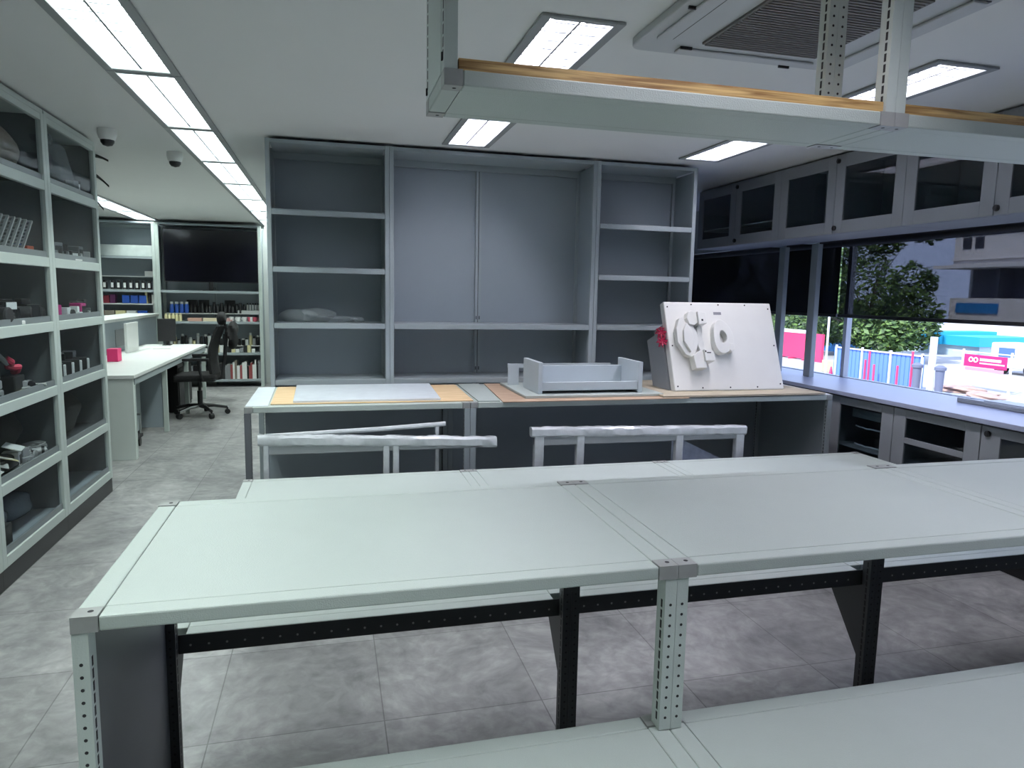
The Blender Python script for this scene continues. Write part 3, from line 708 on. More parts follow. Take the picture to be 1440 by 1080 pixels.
def flash(x, y, z, rz, lab, group, m_=black, tip=whitep):
    t = thing('flash_unit', (x, y, z), lab, 'flash', group, rz)
    build('body', MB().box(-.025, .025, -.035, .035, 0, .075), m_, t, bevel=.004, local=True)
    build('head', MB().box(-.03, .05, -.036, .036, .077, .12), m_, t, bevel=.004, local=True)
    build('window', MB().box(.05, .053, -.032, .032, .08, .117), tip, t, local=True)
    return t
def keyb(x, y, z, rz, rx, lab, group, m_=greyp, keym=whitep, w=.34, d=.12):
    t = thing('keypad', (x, y, z), lab, 'keypad', group); t.rotation_euler = (rx, 0, rz)
    build('base', MB().box(-w / 2, w / 2, 0, d, 0, .016), m_, t, bevel=.003, local=True)
    k = MB()
    for i in range(int(w / .03)):
        for j in range(int(d / .03)): k.box(-w / 2 + .008 + i * .03, -w / 2 + .03 + i * .03, .006 + j * .03, .028 + j * .03, .016, .021)
    build('keys', k, keym, t, local=True); return t
def coil(x, y, z, r, lab, group, m_=black, seed=1):
    q = random.Random(seed); pts = []
    for i in range(60):
        a = i * .62; rr = r * (1 + .12 * math.sin(i * 1.7)); pts.append((x + rr * math.cos(a) * .8, y + rr * math.sin(a), z + .012 + .0009 * i + .006 * abs(math.sin(i * .9))))
    return simple('cable_coil', MB().tube(pts, .005, n=6), m_, (x, y, z), lab, 'cable', group, smooth=True)
def boxi(name, x, y, z, sx, sy, sz, rz, m_, lab, cat, group=None, bevel=.003, rx=0, ry=0, strap=None):
    o = simple(name, MB().box(-sx / 2, sx / 2, -sy / 2, sy / 2, 0, sz), m_, (x, y, z), lab, cat, group, bevel=bevel, local=True)
    o.rotation_euler = (rx, ry, rz); return o
CX = -1.76
F = [z + .027 for z in RZ]
# top shelf
simple('cloth_bag', MB().blob((CX, 4.30, F[0] + .13), (.12, .30, .15), seed=4, amp=.25, n=30), beige, (CX, 4.3, F[0]), 'large beige cloth bag slumped on the top shelf of the packed cabinet', 'bag', smooth=True)
boxi('carton', -1.70, 4.22, F[0] + .27, .10, .13, .035, .3, whitep, 'small white carton on top of the beige bag', 'box')
bt = simple('cloth_bag', MB().blob((CX, 5.02, F[0] + .12), (.12, .17, .14), seed=9, amp=.25, n=26), navy, (CX, 5.02, F[0]), 'dark navy bag on the top shelf of the end cabinet', 'bag', smooth=True)
t = thing('clear_bag', (-1.68, 5.28, F[0]), 'translucent plastic bag with looped handle beside the navy bag', 'bag')
build('body', MB().prism([(-.0, .0), (.26, 0), (.20, .10), (.04, .28), (-.12, .30), (-.16, .24)], -.03, .03, M=Matrix.Translation((-1.66, 5.22, F[0])) @ Matrix.Rotation(PI / 2, 4, 'Z')), clear, t, bevel=.01)
build('handle', MB().tube([(-1.66, 5.08 + .05 * math.cos(a * PI / 8), F[0] + .27 + .06 * math.sin(a * PI / 8)) for a in range(9)], .006), clear, t, smooth=True)
# second shelf
for k in range(6):
    o = thing('slatted_tray', (-1.74 + .0, 3.98 + .075 * k, F[1] + .003), 'grey slatted tray leaning in a row on the second shelf', 'tray', 'slatted trays leaning on the second shelf')
    o.rotation_euler = (-.75, 0, 0)
    build('frame', MB().box(-.15, .15, 0, .012, 0, .012).box(-.15, .15, 0, .012, .25, .262).box(-.15, -.138, 0, .012, .012, .25).box(.138, .15, 0, .012, .012, .25), silver, o, local=True)
    sl = MB()
    for i in range(8): sl.box(-.137, .137, .003, .009, .03 + i * .027, .042 + i * .027)
    build('slats', sl, silver, o, local=True)
boxi('parts_box', -1.68, 4.46, F[1] + .001, .10, .07, .07, .3, blue, 'small blue box beside the slatted trays', 'box')
boxi('parts_box', -1.66, 4.57, F[1] + .001, .09, .06, .055, -.2, orange, 'small orange-red box beside the blue box on the second shelf', 'box')
camera(-1.70, 5.02, F[1] + .001, .3, 'dark camera on the second shelf of the end cabinet', None)
for k in range(5): boxi('document', -1.68 - .02 * k, 5.16 + .012 * k, F[1] + .001 + .011 * k, .2, .20, .01, .1 * k - .2, [white, greyp][k % 2], 'sheaf of white and grey papers stacked on the second shelf of the end cabinet', 'papers', 'papers stacked in the end cabinet', bevel=0)
coil(-1.68, 5.42, F[1], .06, 'grey cable coil near the glass, second shelf of the end cabinet', None, greyp, 4)
coil(-1.8, 4.9, F[1], .06, 'thin green cable coil on the second shelf beside the post', None, mat('green_cable', (.03, .2, .1), .5), 8)
# third shelf
for k, y in enumerate((3.92, 4.03, 4.15, 4.27, 4.39, 4.5, 4.6)):
    if k % 2: flash(-1.66 - .05 * (k % 3), y, F[2] + .001, .5 - .3 * k, 'black flash unit in the jumble on the third shelf', 'black gear on the third shelf')
    else: camera(-1.69 - .03 * (k % 2), y, F[2] + .001, .3 * k - .8, s=1.25, lab= 'black camera in the jumble on the third shelf', group='black cameras on the third shelf')
coil(-1.63, 4.2, F[2], .05, 'black cable lying by the glass on the third shelf', None, black, 12)
boxi('card', -1.62, 4.33, F[2] + .001, .05, .14, .02, .5, whitep, 'small white plastic piece before the black cameras', 'card')
for k, (y, m_) in enumerate(((4.82, pink), (4.9, white), (4.97, pink), (5.06, black), (5.15, white))):
    boxi('toy_block', -1.66 - .03 * (k % 2), y, F[2] + .001, .07, .06, .05 + .02 * (k % 3), .4 * k, m_, ['pink plastic piece next to the post on the third shelf', 'white piece between two pink pieces', 'pink plastic piece farther from the post on the third shelf', 'black piece beside the pink ones', 'white piece beside the black one on the third shelf'][k], 'parts')
coil(-1.70, 5.35, F[2], .05, 'small black cable heap on the third shelf of the end cabinet', None, black, 14)
camera(-1.8, 5.25, F[2] + .001, 0, 'small dark camera at the back of the third shelf, end cabinet', None, s=.8)
# fourth shelf
for k in range(3):
    t = thing('silver_case', (-1.70, 4.0, F[3] + .001 + .05 * k), 'long silver device lying in a stack on the fourth shelf', 'device', 'silver devices on the fourth shelf', .05 * k)
    build('body', MB().box(-.09, .07, -.13, .14, 0, .047), silver, t, bevel=.008, local=True)
    build('slot', MB().box(.0695, .071, -.1, .1, .015, .025), black, t, local=True)
keyb(-1.63, 3.95, F[3] + .001, PI / 2, 0, 'keypad with pale keys lying by the glass on the fourth shelf', None, black, yellow, w=.24, d=.09)
t = thing('strap_bundle', (-1.67, 4.33, F[3] + .001), 'bright red strap bundle tied on a black device, fourth shelf', 'strap')
build('device', MB().box(-1.72, -1.63, 4.27, 4.40, F[3] + .001, F[3] + .10), black, t, bevel=.006)
build('strap', MB().tube([(-1.66 + .02 * math.sin(i * 1.3), 4.26 + .016 * i, F[3] + .19 - .009 * i + .008 * math.cos(i * 2.1)) for i in range(10)], .018, n=8), red, t, smooth=True)
build('pole', MB().tube([(-1.68, 4.14, F[3] + .26), (-1.66, 4.27, F[3] + .17)], .014), greyp, t, smooth=True)
boxi('price_tag', -1.63, 4.55, F[3] + .012, .10, .13, .006, .3, whitep, 'white tag hanging loose near the post on the fourth shelf', 'tag', rx=-.3)
boxi('card', -1.62, 4.36, F[3] + .001, .04, .07, .02, .1, yellow, 'small yellow-green piece on the fourth shelf by the glass', 'card')
for k in range(7):
    boxi('black_device', -1.86, 4.02 + .09 * k, F[3] + .001, .06, .055, .20, .15, blackm, 'black upright device in the back row of the fourth shelf', 'device', 'black devices at the back of the fourth shelf')
for k in range(9):
    t = thing('flash_tube', (-1.66 - .06 * (k % 2), 4.83 + .075 * k, F[3] + .001), 'white-ended black unit in the row behind glass, fourth shelf of the end cabinet', 'device', 'white-ended units on the fourth shelf', .3)
    build('body', MB().box(-.05, .03, -.034, .034, 0, .10 + .04 * (k % 2)), black, t, bevel=.004, local=True)
    build('end_cap', MB().box(.03, .045, -.034, .034, .01, .09), whitep, t, bevel=.004, local=True)
for k in range(7):
    boxi('carton', -1.86, 4.86 + .085 * k, F[3] + .001, .07, .06, .15 + .02 * (k % 3), .1 * k, [black, white, greyp][k % 3], 'small carton in the back row of the fourth shelf, end cabinet', 'box', 'cartons at the back of the end cabinet')
# fifth shelf
for k, (x, y, w, r) in enumerate(((-1.63, 3.92, .1, .1), (-1.64, 4.03, .11, .4), (-1.65, 4.13, .13, .7), (-1.62, 4.0, .08, 1.1), (-1.64, 4.22, .12, .2))):
    boxi('white_card', x, y, F[4] + .09 + .008 * k if k > 2 else F[4] + .06 + .012 * k, .09, w, .004, r, [white, yellow][k == 2], ['white card leaning at the left on the fifth shelf', 'white card in the middle of the fifth shelf pile', 'large cream card on the fifth shelf pile', 'small white card lowest by the glass on the fifth shelf', 'white card at the right of the fifth shelf pile'][k], 'card', bevel=0, ry=.35)
simple('gear_heap', MB().blob((-1.72, 4.1, F[4] + .045), (.10, .22, .05), seed=21, amp=.25, n=30), blackm, (-1.72, 4.1, F[4]), 'heap of black packing under the white cards', 'packing')
for k in range(3): coil(-1.67 - .04 * (k % 2), 4.36 + .11 * k, F[4] + .002, .065, 'tangled grey cable on the fifth shelf, right of the cards', 'grey cables on the fifth shelf', [silver, greyp][k % 2], 30 + k)
simple('camera_bag', MB().blob((-1.80, 4.35, F[4] + .17), (.10, .26, .13), seed=5, amp=.2, n=20), blackc, (-1.8, 4.35, F[4]), 'large black bag at the back of the fifth shelf behind the cables', 'bag', smooth=True)
simple('camera_bag', MB().blob((-1.75, 5.12, F[4] + .15), (.12, .28, .15), seed=15, amp=.15, n=24), blackc, (-1.75, 5.12, F[4]), 'large black bag filling the fifth shelf of the end cabinet', 'bag', smooth=True)
# bottom
bub = mat('bubble_wrap', (.16, .21, .26), .25, bump=1, bscale=60, coat=.5)
simple('bubble_parcel', MB().blob((-1.80, 4.12, F[5] + .08), (.11, .22, .08), seed=41, amp=.12, n=24), bub, (-1.8, 4.12, F[5]), 'long bluish bubble-wrapped parcel on the bottom shelf, left piece', 'parcel', smooth=True)
simple('bubble_parcel', MB().blob((-1.80, 4.50, F[5] + .08), (.11, .15, .08), seed=43, amp=.12, n=24), bub, (-1.8, 4.5, F[5]), 'shorter bubble-wrapped parcel beside the post on the bottom shelf', 'parcel', smooth=True)
t = thing('black_case', (-1.65, 3.98, F[5] + .001), 'small black case with handle on the bottom shelf near the glass', 'case')
build('body', MB().box(-1.71, -1.61, 3.90, 4.07, F[5] + .001, F[5] + .12), black, t, bevel=.01)
build('handle', MB().tube([(-1.66, 3.95, F[5] + .118), (-1.66, 3.96, F[5] + .145), (-1.66, 4.02, F[5] + .145), (-1.66, 4.03, F[5] + .118)], .006), greyp, t, smooth=True)
# jumble: low pieces in front, taller ones behind
jr = random.Random(17)
JC = {'black': black, 'white': whitep, 'silver': silver, 'grey': greyp, 'dark': blackm, 'pink': pink, 'cream': yellow}
JW = ['top', 'second', 'third', 'fourth', 'fifth', 'bottom']
def jumble(row, y0, y1, cols, back, lab, step=.075, h0=(.06, .12), h1=(.12, .2), xs=(-1.67, -1.64), wh='front'):
    y = y0
    while y < y1:
        cn = jr.choice(cols); k = jr.random(); rz = jr.uniform(-.6, .6); zz = F[row] + .001; x = jr.uniform(*xs)
        L_ = '%s gadget in the %s jumble on the %s shelf of the %s' % (cn, wh, JW[row], lab); G = '%s %s gadgets, %s shelf, %s' % (cn, wh, JW[row], lab)
        h = jr.uniform(*h0)
        t = thing('gadget', (x, y, zz), L_, 'gadget', G, rz)
        if k < .4:
            build('body', MB().box(-.04, .04, -.03, .03, 0, h), JC[cn], t, bevel=.005, local=True)
            build('face', MB().box(.04, .042, -.022, .022, h * .25, h * .8), [black, whitep][cn in ('black', 'dark')], t, local=True)
        elif k < .7:
            build('body', MB().cyl((-.045, 0, .028), (.045, 0, .028), .028, n=16), JC[cn], t, smooth=True, local=True)
            build('ring', MB().cyl((.02, 0, .028), (.034, 0, .028), .030, n=16), [silver, black][cn != 'black'], t, smooth=True, local=True)
        else:
            build('body', MB().box(-.045, .045, -.034, .034, 0, h * .5).box(-.02, .03, -.02, .02, h * .5, h), JC[cn], t, bevel=.004, local=True)
            build('knob', MB().cyl((.045, 0, h * .25), (.055, 0, h * .25), .012, n=12), silver, t, smooth=True, local=True)
        y += step * jr.uniform(.95, 1.3)
    y = y0
    while y < y1 and back:
        cn = jr.choice(back); h = jr.uniform(*h1)
        boxi('carton', -1.88 + jr.uniform(-.01, .01), y, F[row] + .001, .09, .07, h, jr.uniform(-.2, .2), JC[cn], '%s carton at the back of the %s shelf of the %s' % (cn, JW[row], lab), 'box', '%s back cartons, %s shelf, %s' % (cn, JW[row], lab))
        y += .095
PK, EN = 'packed cabinet', 'end cabinet'
jumble(1, 4.95, 5.55, ['white', 'dark', 'grey', 'silver'], None, EN)
jumble(2, 5.2, 5.56, ['black', 'pink', 'white'], ['dark', 'grey'], EN)
jumble(3, 4.38, 4.52, ['black', 'silver'], None, PK)
jumble(4, 4.25, 4.62, ['silver', 'grey', 'white'], None, PK, step=.08)
jumble(2, 3.9, 4.62, ['black', 'silver', 'white', 'dark'], None, PK, xs=(-1.86, -1.83), wh='rear', h0=(.10, .17))
jumble(3, 4.86, 5.55, ['white', 'black', 'silver'], None, EN, xs=(-1.775, -1.765), wh='middle', h0=(.11, .17))
jumble(4, 3.92, 4.2, ['silver', 'cream', 'white'], None, PK, xs=(-1.885, -1.875), wh='rear', h0=(.12, .18))
jumble(1, 4.92, 5.55, ['dark', 'grey', 'black'], None, EN, xs=(-1.87, -1.84), wh='rear', h0=(.08, .15))
jumble(1, 4.44, 4.62, ['silver', 'dark'], None, PK, xs=(-1.87, -1.84), wh='rear', h0=(.1, .16))
jumble(0, 5.4, 5.52, ['dark', 'grey'], None, EN, h0=(.08, .14))
# a few things in the cut-off cabinet
for k in range(6):
    boxi('storage_box', -1.74, 3.2 + .1 * (k % 2) + .25 * (k % 2), F[k] + .001, .2, .22, .13, .1, [blackm, greyp][k % 2], 'dark storage box in the cabinet cut off by the left edge', 'box', 'storage boxes in the cut-off cabinet')

# plant behind the cabinets
t = thing('potted_plant', (-1.93, 6.2, 0), 'tall plant with dark pointed leaves showing behind the end cabinet', 'plant')
build('pot', MB().lathe([(.11, 0), (.14, .28), (.15, .3), (.13, .3), (.12, .27)], c=(-1.93, 6.2, 0)), white, t, smooth=True)
build('stem', MB().tube([(-1.93, 6.2, .26), (-1.91, 6.2, 1.2), (-1.93, 6.2, 2.42)], [.02, .016, .01]), barkm, t, smooth=True)
plantm = mat('dark_leaf', (.006, .009, .007), .5)
for (z0, dx, dz, y_) in ((2.44, .30, .03, 6.2), (2.40, .29, -.12, 6.22), (2.26, .25, -.16, 6.2), (2.3, -.25, .12, 6.2), (2.2, .1, .15, 6.35), (2.25, -.2, -.12, 6.1)):
    mb = MB(); n = 8; vs = []
    for i in range(n + 1):
        s_ = i / n; w = .05 * math.sin(PI * min(1, s_ * .9 + .12)); px = -1.93 + dx * s_; pz = z0 + dz * s_ + .06 * math.sin(PI * s_)
        vs += [(px, y_ - w, pz - .01), (px, y_, pz + .006), (px, y_ + w, pz - .01), (px, y_, pz - .006 - w * .45)]
    fs = [(i * 4 + j, i * 4 + (j + 1) % 4, (i + 1) * 4 + (j + 1) % 4, (i + 1) * 4 + j) for i in range(n) for j in range(4)]
    mb.add(vs, fs); build('leaf', mb, plantm, t)

# ------------------------------------------------------------------ reception desk
t = thing('reception_desk', (-2.0, 8.5, 0), 'long pale grey L-shaped desk with white end panel in the left aisle', 'desk')
build('desktop', MB().box(-2.40, -1.635, 6.64, 10.37, .72, .75), white, t, bevel=.003)
build('end_panel', MB().box(-2.38, -1.65, 6.66, 6.69, 0, .719), mat('panel_white', (.66, .71, .68), .5), t, bevel=.002)
build('front_rail', MB().box(-1.66, -1.645, 6.70, 10.36, .66, .719), shelfp, t)
for y in (6.695, 7.95, 9.1, 10.32): build('leg', MB().box(-1.695, -1.65, y, y + .04, 0, .659), paint, t, bevel=.002)
build('back_panel', MB().box(-2.40, -2.385, 6.7, 10.36, 0, .719), backp, t)
build('partition', MB().box(-2.37, -1.70, 7.96, 7.975, .05, .65), backp, t)
t = thing('raised_counter', (-2.6, 10., 0), 'raised white-topped counter behind the reception desk', 'counter')
build('top', MB().box(-2.82, -2.405, 8.0, 11.3, 1.10, 1.135), white, t, bevel=.003)
build('panel', MB().box(-2.46, -2.445, 8.02, 11.28, 0, 1.099), backp, t)
build('end_panel', MB().box(-2.80, -2.42, 11.26, 11.28, 0, 1.099), paint, t)
build('vent', MB().box(-2.4449, -2.44, 9.2, 9.9, .80, 1.0), greyp, t)
boxi('divider_panel', -2.27, 9.2, .751, .03, .5, .34, 0, whitep, 'thin white upright panel on the far part of the reception desk', 'panel')
for y_, lb in ((9.36, 'black computer tower under the desk, nearer the trolley'), (9.85, 'black computer tower under the far end of the desk')):
    t = thing('computer_tower', (-2.0, y_, 0), lb, 'computer')
    build('case', MB().box(-2.25, -1.78, y_ - .17, y_ + .17, .001, .58), black, t, bevel=.01)
    build('front_panel', MB().box(-1.779, -1.772, y_ - .15, y_ + .15, .05, .54), blackm, t)
t = thing('monitor', (-2.15, 10.2, .751), 'black monitor facing the office chair at the far end of the desk', 'monitor')
build('screen', MB().box(-2.2, -1.98, 10.19, 10.22, .80, 1.10), black, t, bevel=.004)
build('stand', MB().box(-2.14, -2.04, 10.15, 10.27, .751, .76).box(-2.1, -2.08, 10.20, 10.22, .76, .82), black, t)
boxi('tissue_box', -2.13, 7.95, .751, .10, .14, .13, 0, mat('hot_pink', (.75, .03, .17), .5), 'hot pink box on the reception desk beside the display cabinet', 'box')
boxi('paper_sheet', -2.05, 9.7, .751, .2, .3, .004, .2, white, 'white papers lying on the far end of the reception desk', 'papers', bevel=0)
t = thing('drawer_unit', (-2.0, 7.6, 0), 'grey rolling drawer unit under the near bay of the reception desk', 'drawer unit')
build('body', MB().box(-2.2, -1.86, 7.35, 7.75, .08, .58), shelfp, t, bevel=.004)
for k in range(3):
    d = build('drawer', MB().box(-2.18, -1.88, 7.335, 7.349, .10 + .16 * k, .245 + .16 * k), paint, t, bevel=.003)
    build('handle', MB().box(-2.07, -1.98, 7.328, 7.335, .19 + .16 * k, .205 + .16 * k), black, d)
for dx, dy in ((-2.17, 7.38), (-1.89, 7.38), (-2.17, 7.72), (-1.89, 7.72)): build('caster', MB().cyl((dx - .012, dy, .035), (dx + .012, dy, .035), .034), black, t, smooth=True)
t = thing('trolley', (-1.82, 7.15, 0), 'low black trolley with casters beneath the near end of the desk', 'trolley')
build('deck', MB().box(-2.1, -1.74, 6.8, 7.3, .09, .12), blackm, t, bevel=.004)
build('handle', MB().tube([(-1.76, 7.28, .12), (-1.76, 7.31, .3), (-2.08, 7.31, .3), (-2.08, 7.28, .12)], .01), chrome, t, smooth=True)
for dx, dy in ((-2.07, 6.84), (-1.77, 6.84), (-2.07, 7.26), (-1.77, 7.26)): build('caster', MB().cyl((dx - .012, dy, .043), (dx + .012, dy, .043), .042), black, t, smooth=True)
t = thing('waste_bin', (-2.0, 8.6, 0), 'black bin in the shade under the desk beside the chair', 'bin')
build('body', MB().lathe([(.13, 0), (.17, .42), (.175, .43), (.16, .43), (.12, .02)], c=(-2.0, 8.6, 0)), black, t, smooth=True)

# office chair (faces the desk, -X)
cx, cy = -1.50, 8.95
t = thing('office_chair', (cx, cy, 0), 'black high-back swivel chair with headrest at the reception desk', 'chair')
for k in range(5):
    a = 2 * PI * k / 5 + .25; ex, ey = cx + .30 * math.cos(a), cy + .30 * math.sin(a)
    l = build('base_arm', MB().tube([(cx, cy, .12), (cx + .15 * math.cos(a), cy + .15 * math.sin(a), .115), (ex, ey, .085)], [.028, .022, .016]), chrome if k % 2 else black, t, smooth=True)
    build('caster', MB().cyl((ex - .022 * math.sin(a), ey + .022 * math.cos(a), .032), (ex + .022 * math.sin(a), ey - .022 * math.cos(a), .032), .031).cyl((ex, ey, .03), (ex, ey, .085), .010), black, l, smooth=True)
build('gas_lift', MB().cyl((cx, cy, .10), (cx, cy, .30), .03).cyl((cx, cy, .30), (cx, cy, .42), .018), black, t, smooth=True)
build('seat', MB().box(cx - .26, cx + .22, cy - .25, cy + .25, .43, .51), blackc, t, bevel=.03)
bk = MB(); n = 10; vs = []
for i in range(n + 1):
    s_ = i / n; zz = .52 + .55 * s_; xx = cx + .20 + .08 * s_ - .05 * math.sin(PI * s_); w = .23 - .05 * s_ * s_
    for j in range(7):
        v = (j / 6 - .5) * 2; vs.append((xx - .05 * v * v, cy + w * v, zz))
nv = len(vs); vs += [(x + .03, y, z) for x, y, z in vs]
fs = []
for i in range(n):
    for j in range(6):
        a = i * 7 + j; fs += [(a, a + 1, a + 8, a + 7), (nv + a, nv + a + 7, nv + a + 8, nv + a + 1)]
for i in range(n): fs += [(i * 7, i * 7 + 7, nv + i * 7 + 7, nv + i * 7), (i * 7 + 6, nv + i * 7 + 6, nv + i * 7 + 13, i * 7 + 13)]
for j in range(6): fs += [(j, nv + j, nv + j + 1, j + 1), (n * 7 + j, n * 7 + j + 1, nv + n * 7 + j + 1, nv + n * 7 + j)]
bk.add(vs, fs); build('backrest', bk, blackc, t, smooth=True)
build('back_bar', MB().tube([(cx + .1, cy, .42), (cx + .25, cy, .45), (cx + .29, cy, .7), (cx + .32, cy, 1.0)], .022), black, t, smooth=True)
build('headrest', MB().blob((cx + .27, cy, 1.16), (.05, .15, .08), seed=2, amp=.05, n=20, flat=False).tube([(cx + .32, cy, .99), (cx + .30, cy, 1.12)], .014), blackc, t, smooth=True)
for sy in (-1, 1):
    build('armrest', MB().tube([(cx + .08, cy + sy * .27, .45), (cx + .06, cy + sy * .31, .55), (cx + .05, cy + sy * .31, .68)], .016).box(cx - .12, cx + .16, cy + sy * .31 - .035, cy + sy * .31 + .035, .68, .71), black, t, smooth=True)
simple('jacket', MB().blob((cx + .385, cy + .03, .96), (.05, .20, .17), seed=33, amp=.35, n=22, flat=False), blackc, (cx + .4, cy, .82), 'black bag hanging behind the office chair headrest', 'bag', smooth=True)

# ------------------------------------------------------------------ far wall shelving and television
FZ = [1.475, 1.01, .53, .12]
shelving(-3.45, -2.475, 'far left shelving bay with canisters and blue boxes at the end of the aisle', [1.965, 1.475, 1.09, .53, .12], y0=11.55, y1=11.92, name='wall_shelving', zt=2.47, pw=.045)
shelving(-2.475, -.99, 'far shelving bay holding the television and packed shelves', FZ, y0=11.55, y1=11.92, name='wall_shelving', zt=2.47, pw=.05, mid=-1.72)
t = thing('television', (-1.73, 11.6, 1.49), 'large black flat television on the far wall above the crowded shelves', 'television')
build('bezel', MB().box(-2.375, -1.045, 11.585, 11.63, 1.60, 2.385), black, t, bevel=.004)
build('screen', MB().box(-2.365, -1.055, 11.582, 11.5845, 1.612, 2.375), mat('tv_screen', (.004, .004, .008), .12), t)
build('stand', MB().box(-1.76, -1.70, 11.6, 11.64, 1.476, 1.60).box(-1.85, -1.61, 11.58, 11.68, 1.4755, 1.484), black, t)
def risers(x0, x1, z, h, lab):
    t = thing('shelf_riser', ((x0 + x1) / 2, 11.8, z), lab, 'shelf riser')
    build('step', MB().box(x0, x1, 11.72, 11.89, z + h - .012, z + h), white, t)
    for x in (x0, x1 - .01): build('support', MB().box(x, x + .01, 11.73, 11.88, z + .0005, z + h - .0125), white, t)
risers(-2.41, -1.06, 1.0105, .12, 'long white step on the upper crowded shelf below the television')
risers(-2.41, -1.06, .5305, .10, 'long white step on the middle crowded shelf')
risers(-3.38, -2.54, 1.4755, .20, 'white step above the row of canisters')
boxi('long_carton', -2.96, 11.75, 1.966, .86, .25, .16, 0, mat('pale_box', (.6, .66, .64), .4, var=.2, vscale=10), 'long pale box on the top shelf of the far left bay', 'box')
boxi('white_device', -2.62, 11.80, 1.677, .12, .08, .075, 0, whitep, 'small white device on the step above the canisters', 'device')
def canister(x, y, z, r, h, m1, m2, lab, group, cat='canister', name='canister'):
    t = thing(name, (x, y, z), lab, cat, group)
    build('body', MB().lathe([(r, 0), (r, h * .75), (r * .8, h * .8)], n=12), m1, t, smooth=True, local=True)
    build('cap', MB().lathe([(r * .8, h * .8), (r * .8, h), (r * .4, h)], n=12), m2, t, smooth=True, local=True)
    return t
c0 = canister(-3.28, 11.66, 1.476, .032, .13, black, blackm, 'black canister with white front in the row of nine on the far left bay', 'canisters on the far left shelf')
build('label', MB().box(-.016, .016, -.0335, -.029, .025, .095), whitep, c0, local=True)
for k in range(1, 9):
    c = copy_tree(c0); c.location.x = -3.28 + .083 * k + (.02 if k > 1 else 0)
for k in range(3): boxi('blue_box', -2.92 + .115 * k, 11.68, 1.27, .10, .12, .12, 0, blue, 'blue storage box, one of three side by side in the far left bay', 'box', 'blue boxes in the far left bay')
t = thing('box_rack', (-2.95, 11.7, 1.091), 'low white rack carrying the red and blue boxes in the far left bay', 'rack')
build('deck', MB().box(-3.38, -2.54, 11.60, 11.85, 1.25, 1.268), white, t)
for x in (-3.38, -2.55): build('leg', MB().box(x, x + .01, 11.61, 11.84, 1.0915, 1.2495), white, t)
for k in range(3): boxi('red_box', -3.26 + .08 * k, 11.68, 1.269, .07, .1, .10 + .015 * k, 0, [red, mat('dark_red', (.2, .015, .03), .5), mat('purple_box', (.12, .02, .1), .5)][k], ['red box at the left of the far bay', 'dark red box beside the red one', 'purple box next to the blue boxes'][k], 'box')
for k in range(4): boxi('carton', -2.6 + .045 * (k - 1), 11.68, 1.269, .03, .1, .17 - .02 * k, 0, [yellow, black, white, beige][k], 'narrow upright carton at the right of the blue boxes', 'box', 'upright cartons right of the blue boxes', bevel=0)
for k in range(5): boxi('food_box', -3.3 + .15 * k, 11.65, 1.091, .13, .1, .07, .1, [orange, beige, yellow, white, blue][k], ['orange box under the rack of the far left bay', 'brown box beside the orange one in the far left bay', 'yellow box under the blue boxes', 'white box under the blue boxes', 'blue box low at the right of the far left bay'][k], 'box')
# bottles on the upper step
q = random.Random(3)
b0 = canister(-2.33, 11.80, 1.131, .026, .15, black, blackm, 'dark bottle in the long row on the step below the television', 'dark bottles below the television', 'bottle', 'bottle')
for k in range(1, 20):
    c = copy_tree(b0); c.location = (-2.33 + .055 * k, 11.78 + .03 * (k % 2), 1.131); c.scale.z = q.uniform(.7, 1.15)
for k in range(4): canister(-2.32 + .07 * k, 11.745, 1.131, .03, .17, blue, whitep, 'blue bottle at the left end of the upper crowded shelf', 'blue bottles below the television', 'bottle', 'bottle')
for k in range(3): boxi('camera_case', [-2.05, -1.88, -1.5][k], 11.86, 1.131, .15, .05, .20, 0, blackm, 'dark case behind the row of bottles', 'case', 'dark cases behind the bottles')
for k in range(5): canister(-1.24 + .04 * k, 11.84, 1.18, .014, .11, whitep, black, 'small white vial at the right end above the cups', 'white vials at the right end', 'vial', 'vial')
boxi('vial_tray', -1.2, 11.81, 1.131, .36, .1, .048, 0, white, 'long white tray under the small vials', 'tray')
for k in range(5): canister(-2.38 + .05 * k, 11.62, 1.011, .022, .115, yellow, yellow, 'pale yellow bottle at the left front of the upper crowded shelf', 'yellow bottles', 'bottle', 'bottle')
for k in range(3): boxi('long_carton', -1.98 + .22 * k, 11.64, 1.011, .20, .08, .05, 0, [mat('salmon_box', (.6, .36, .28), .5), mat('cream_box', (.7, .6, .42), .5), mat('rose_box', (.5, .3, .28), .5)][k], ['salmon carton lying on the upper crowded shelf', 'cream carton lying beside the salmon one', 'rose carton partly behind the chair headrest'][k], 'box')
def cup(x, z, m_, lab, group, y=11.63):
    t = thing('cup', (x, y, z), lab, 'cup', group)
    build('body', MB().lathe([(.028, 0), (.036, .07), (.032, .07), (.025, .01)], n=14), m_, t, smooth=True, local=True)
    build('handle', MB().tube([(.034, 0, .055), (.055, 0, .05), (.055, 0, .025), (.031, 0, .02)], .005, n=6), m_, t, smooth=True, local=True)
    return t
c0 = cup(-1.46, 1.011, whitep, 'white cup in the row right of the chair headrest', 'white cups')
for k in range(1, 4): c = copy_tree(c0); c.location.x = -1.46 + .095 * k
c0 = cup(-1.12, 1.011, mat('pink_red', (.5, .08, .12), .4), 'red cup at the right end of the upper crowded shelf', 'red cups')
c = copy_tree(c0); c.location.x = -1.19
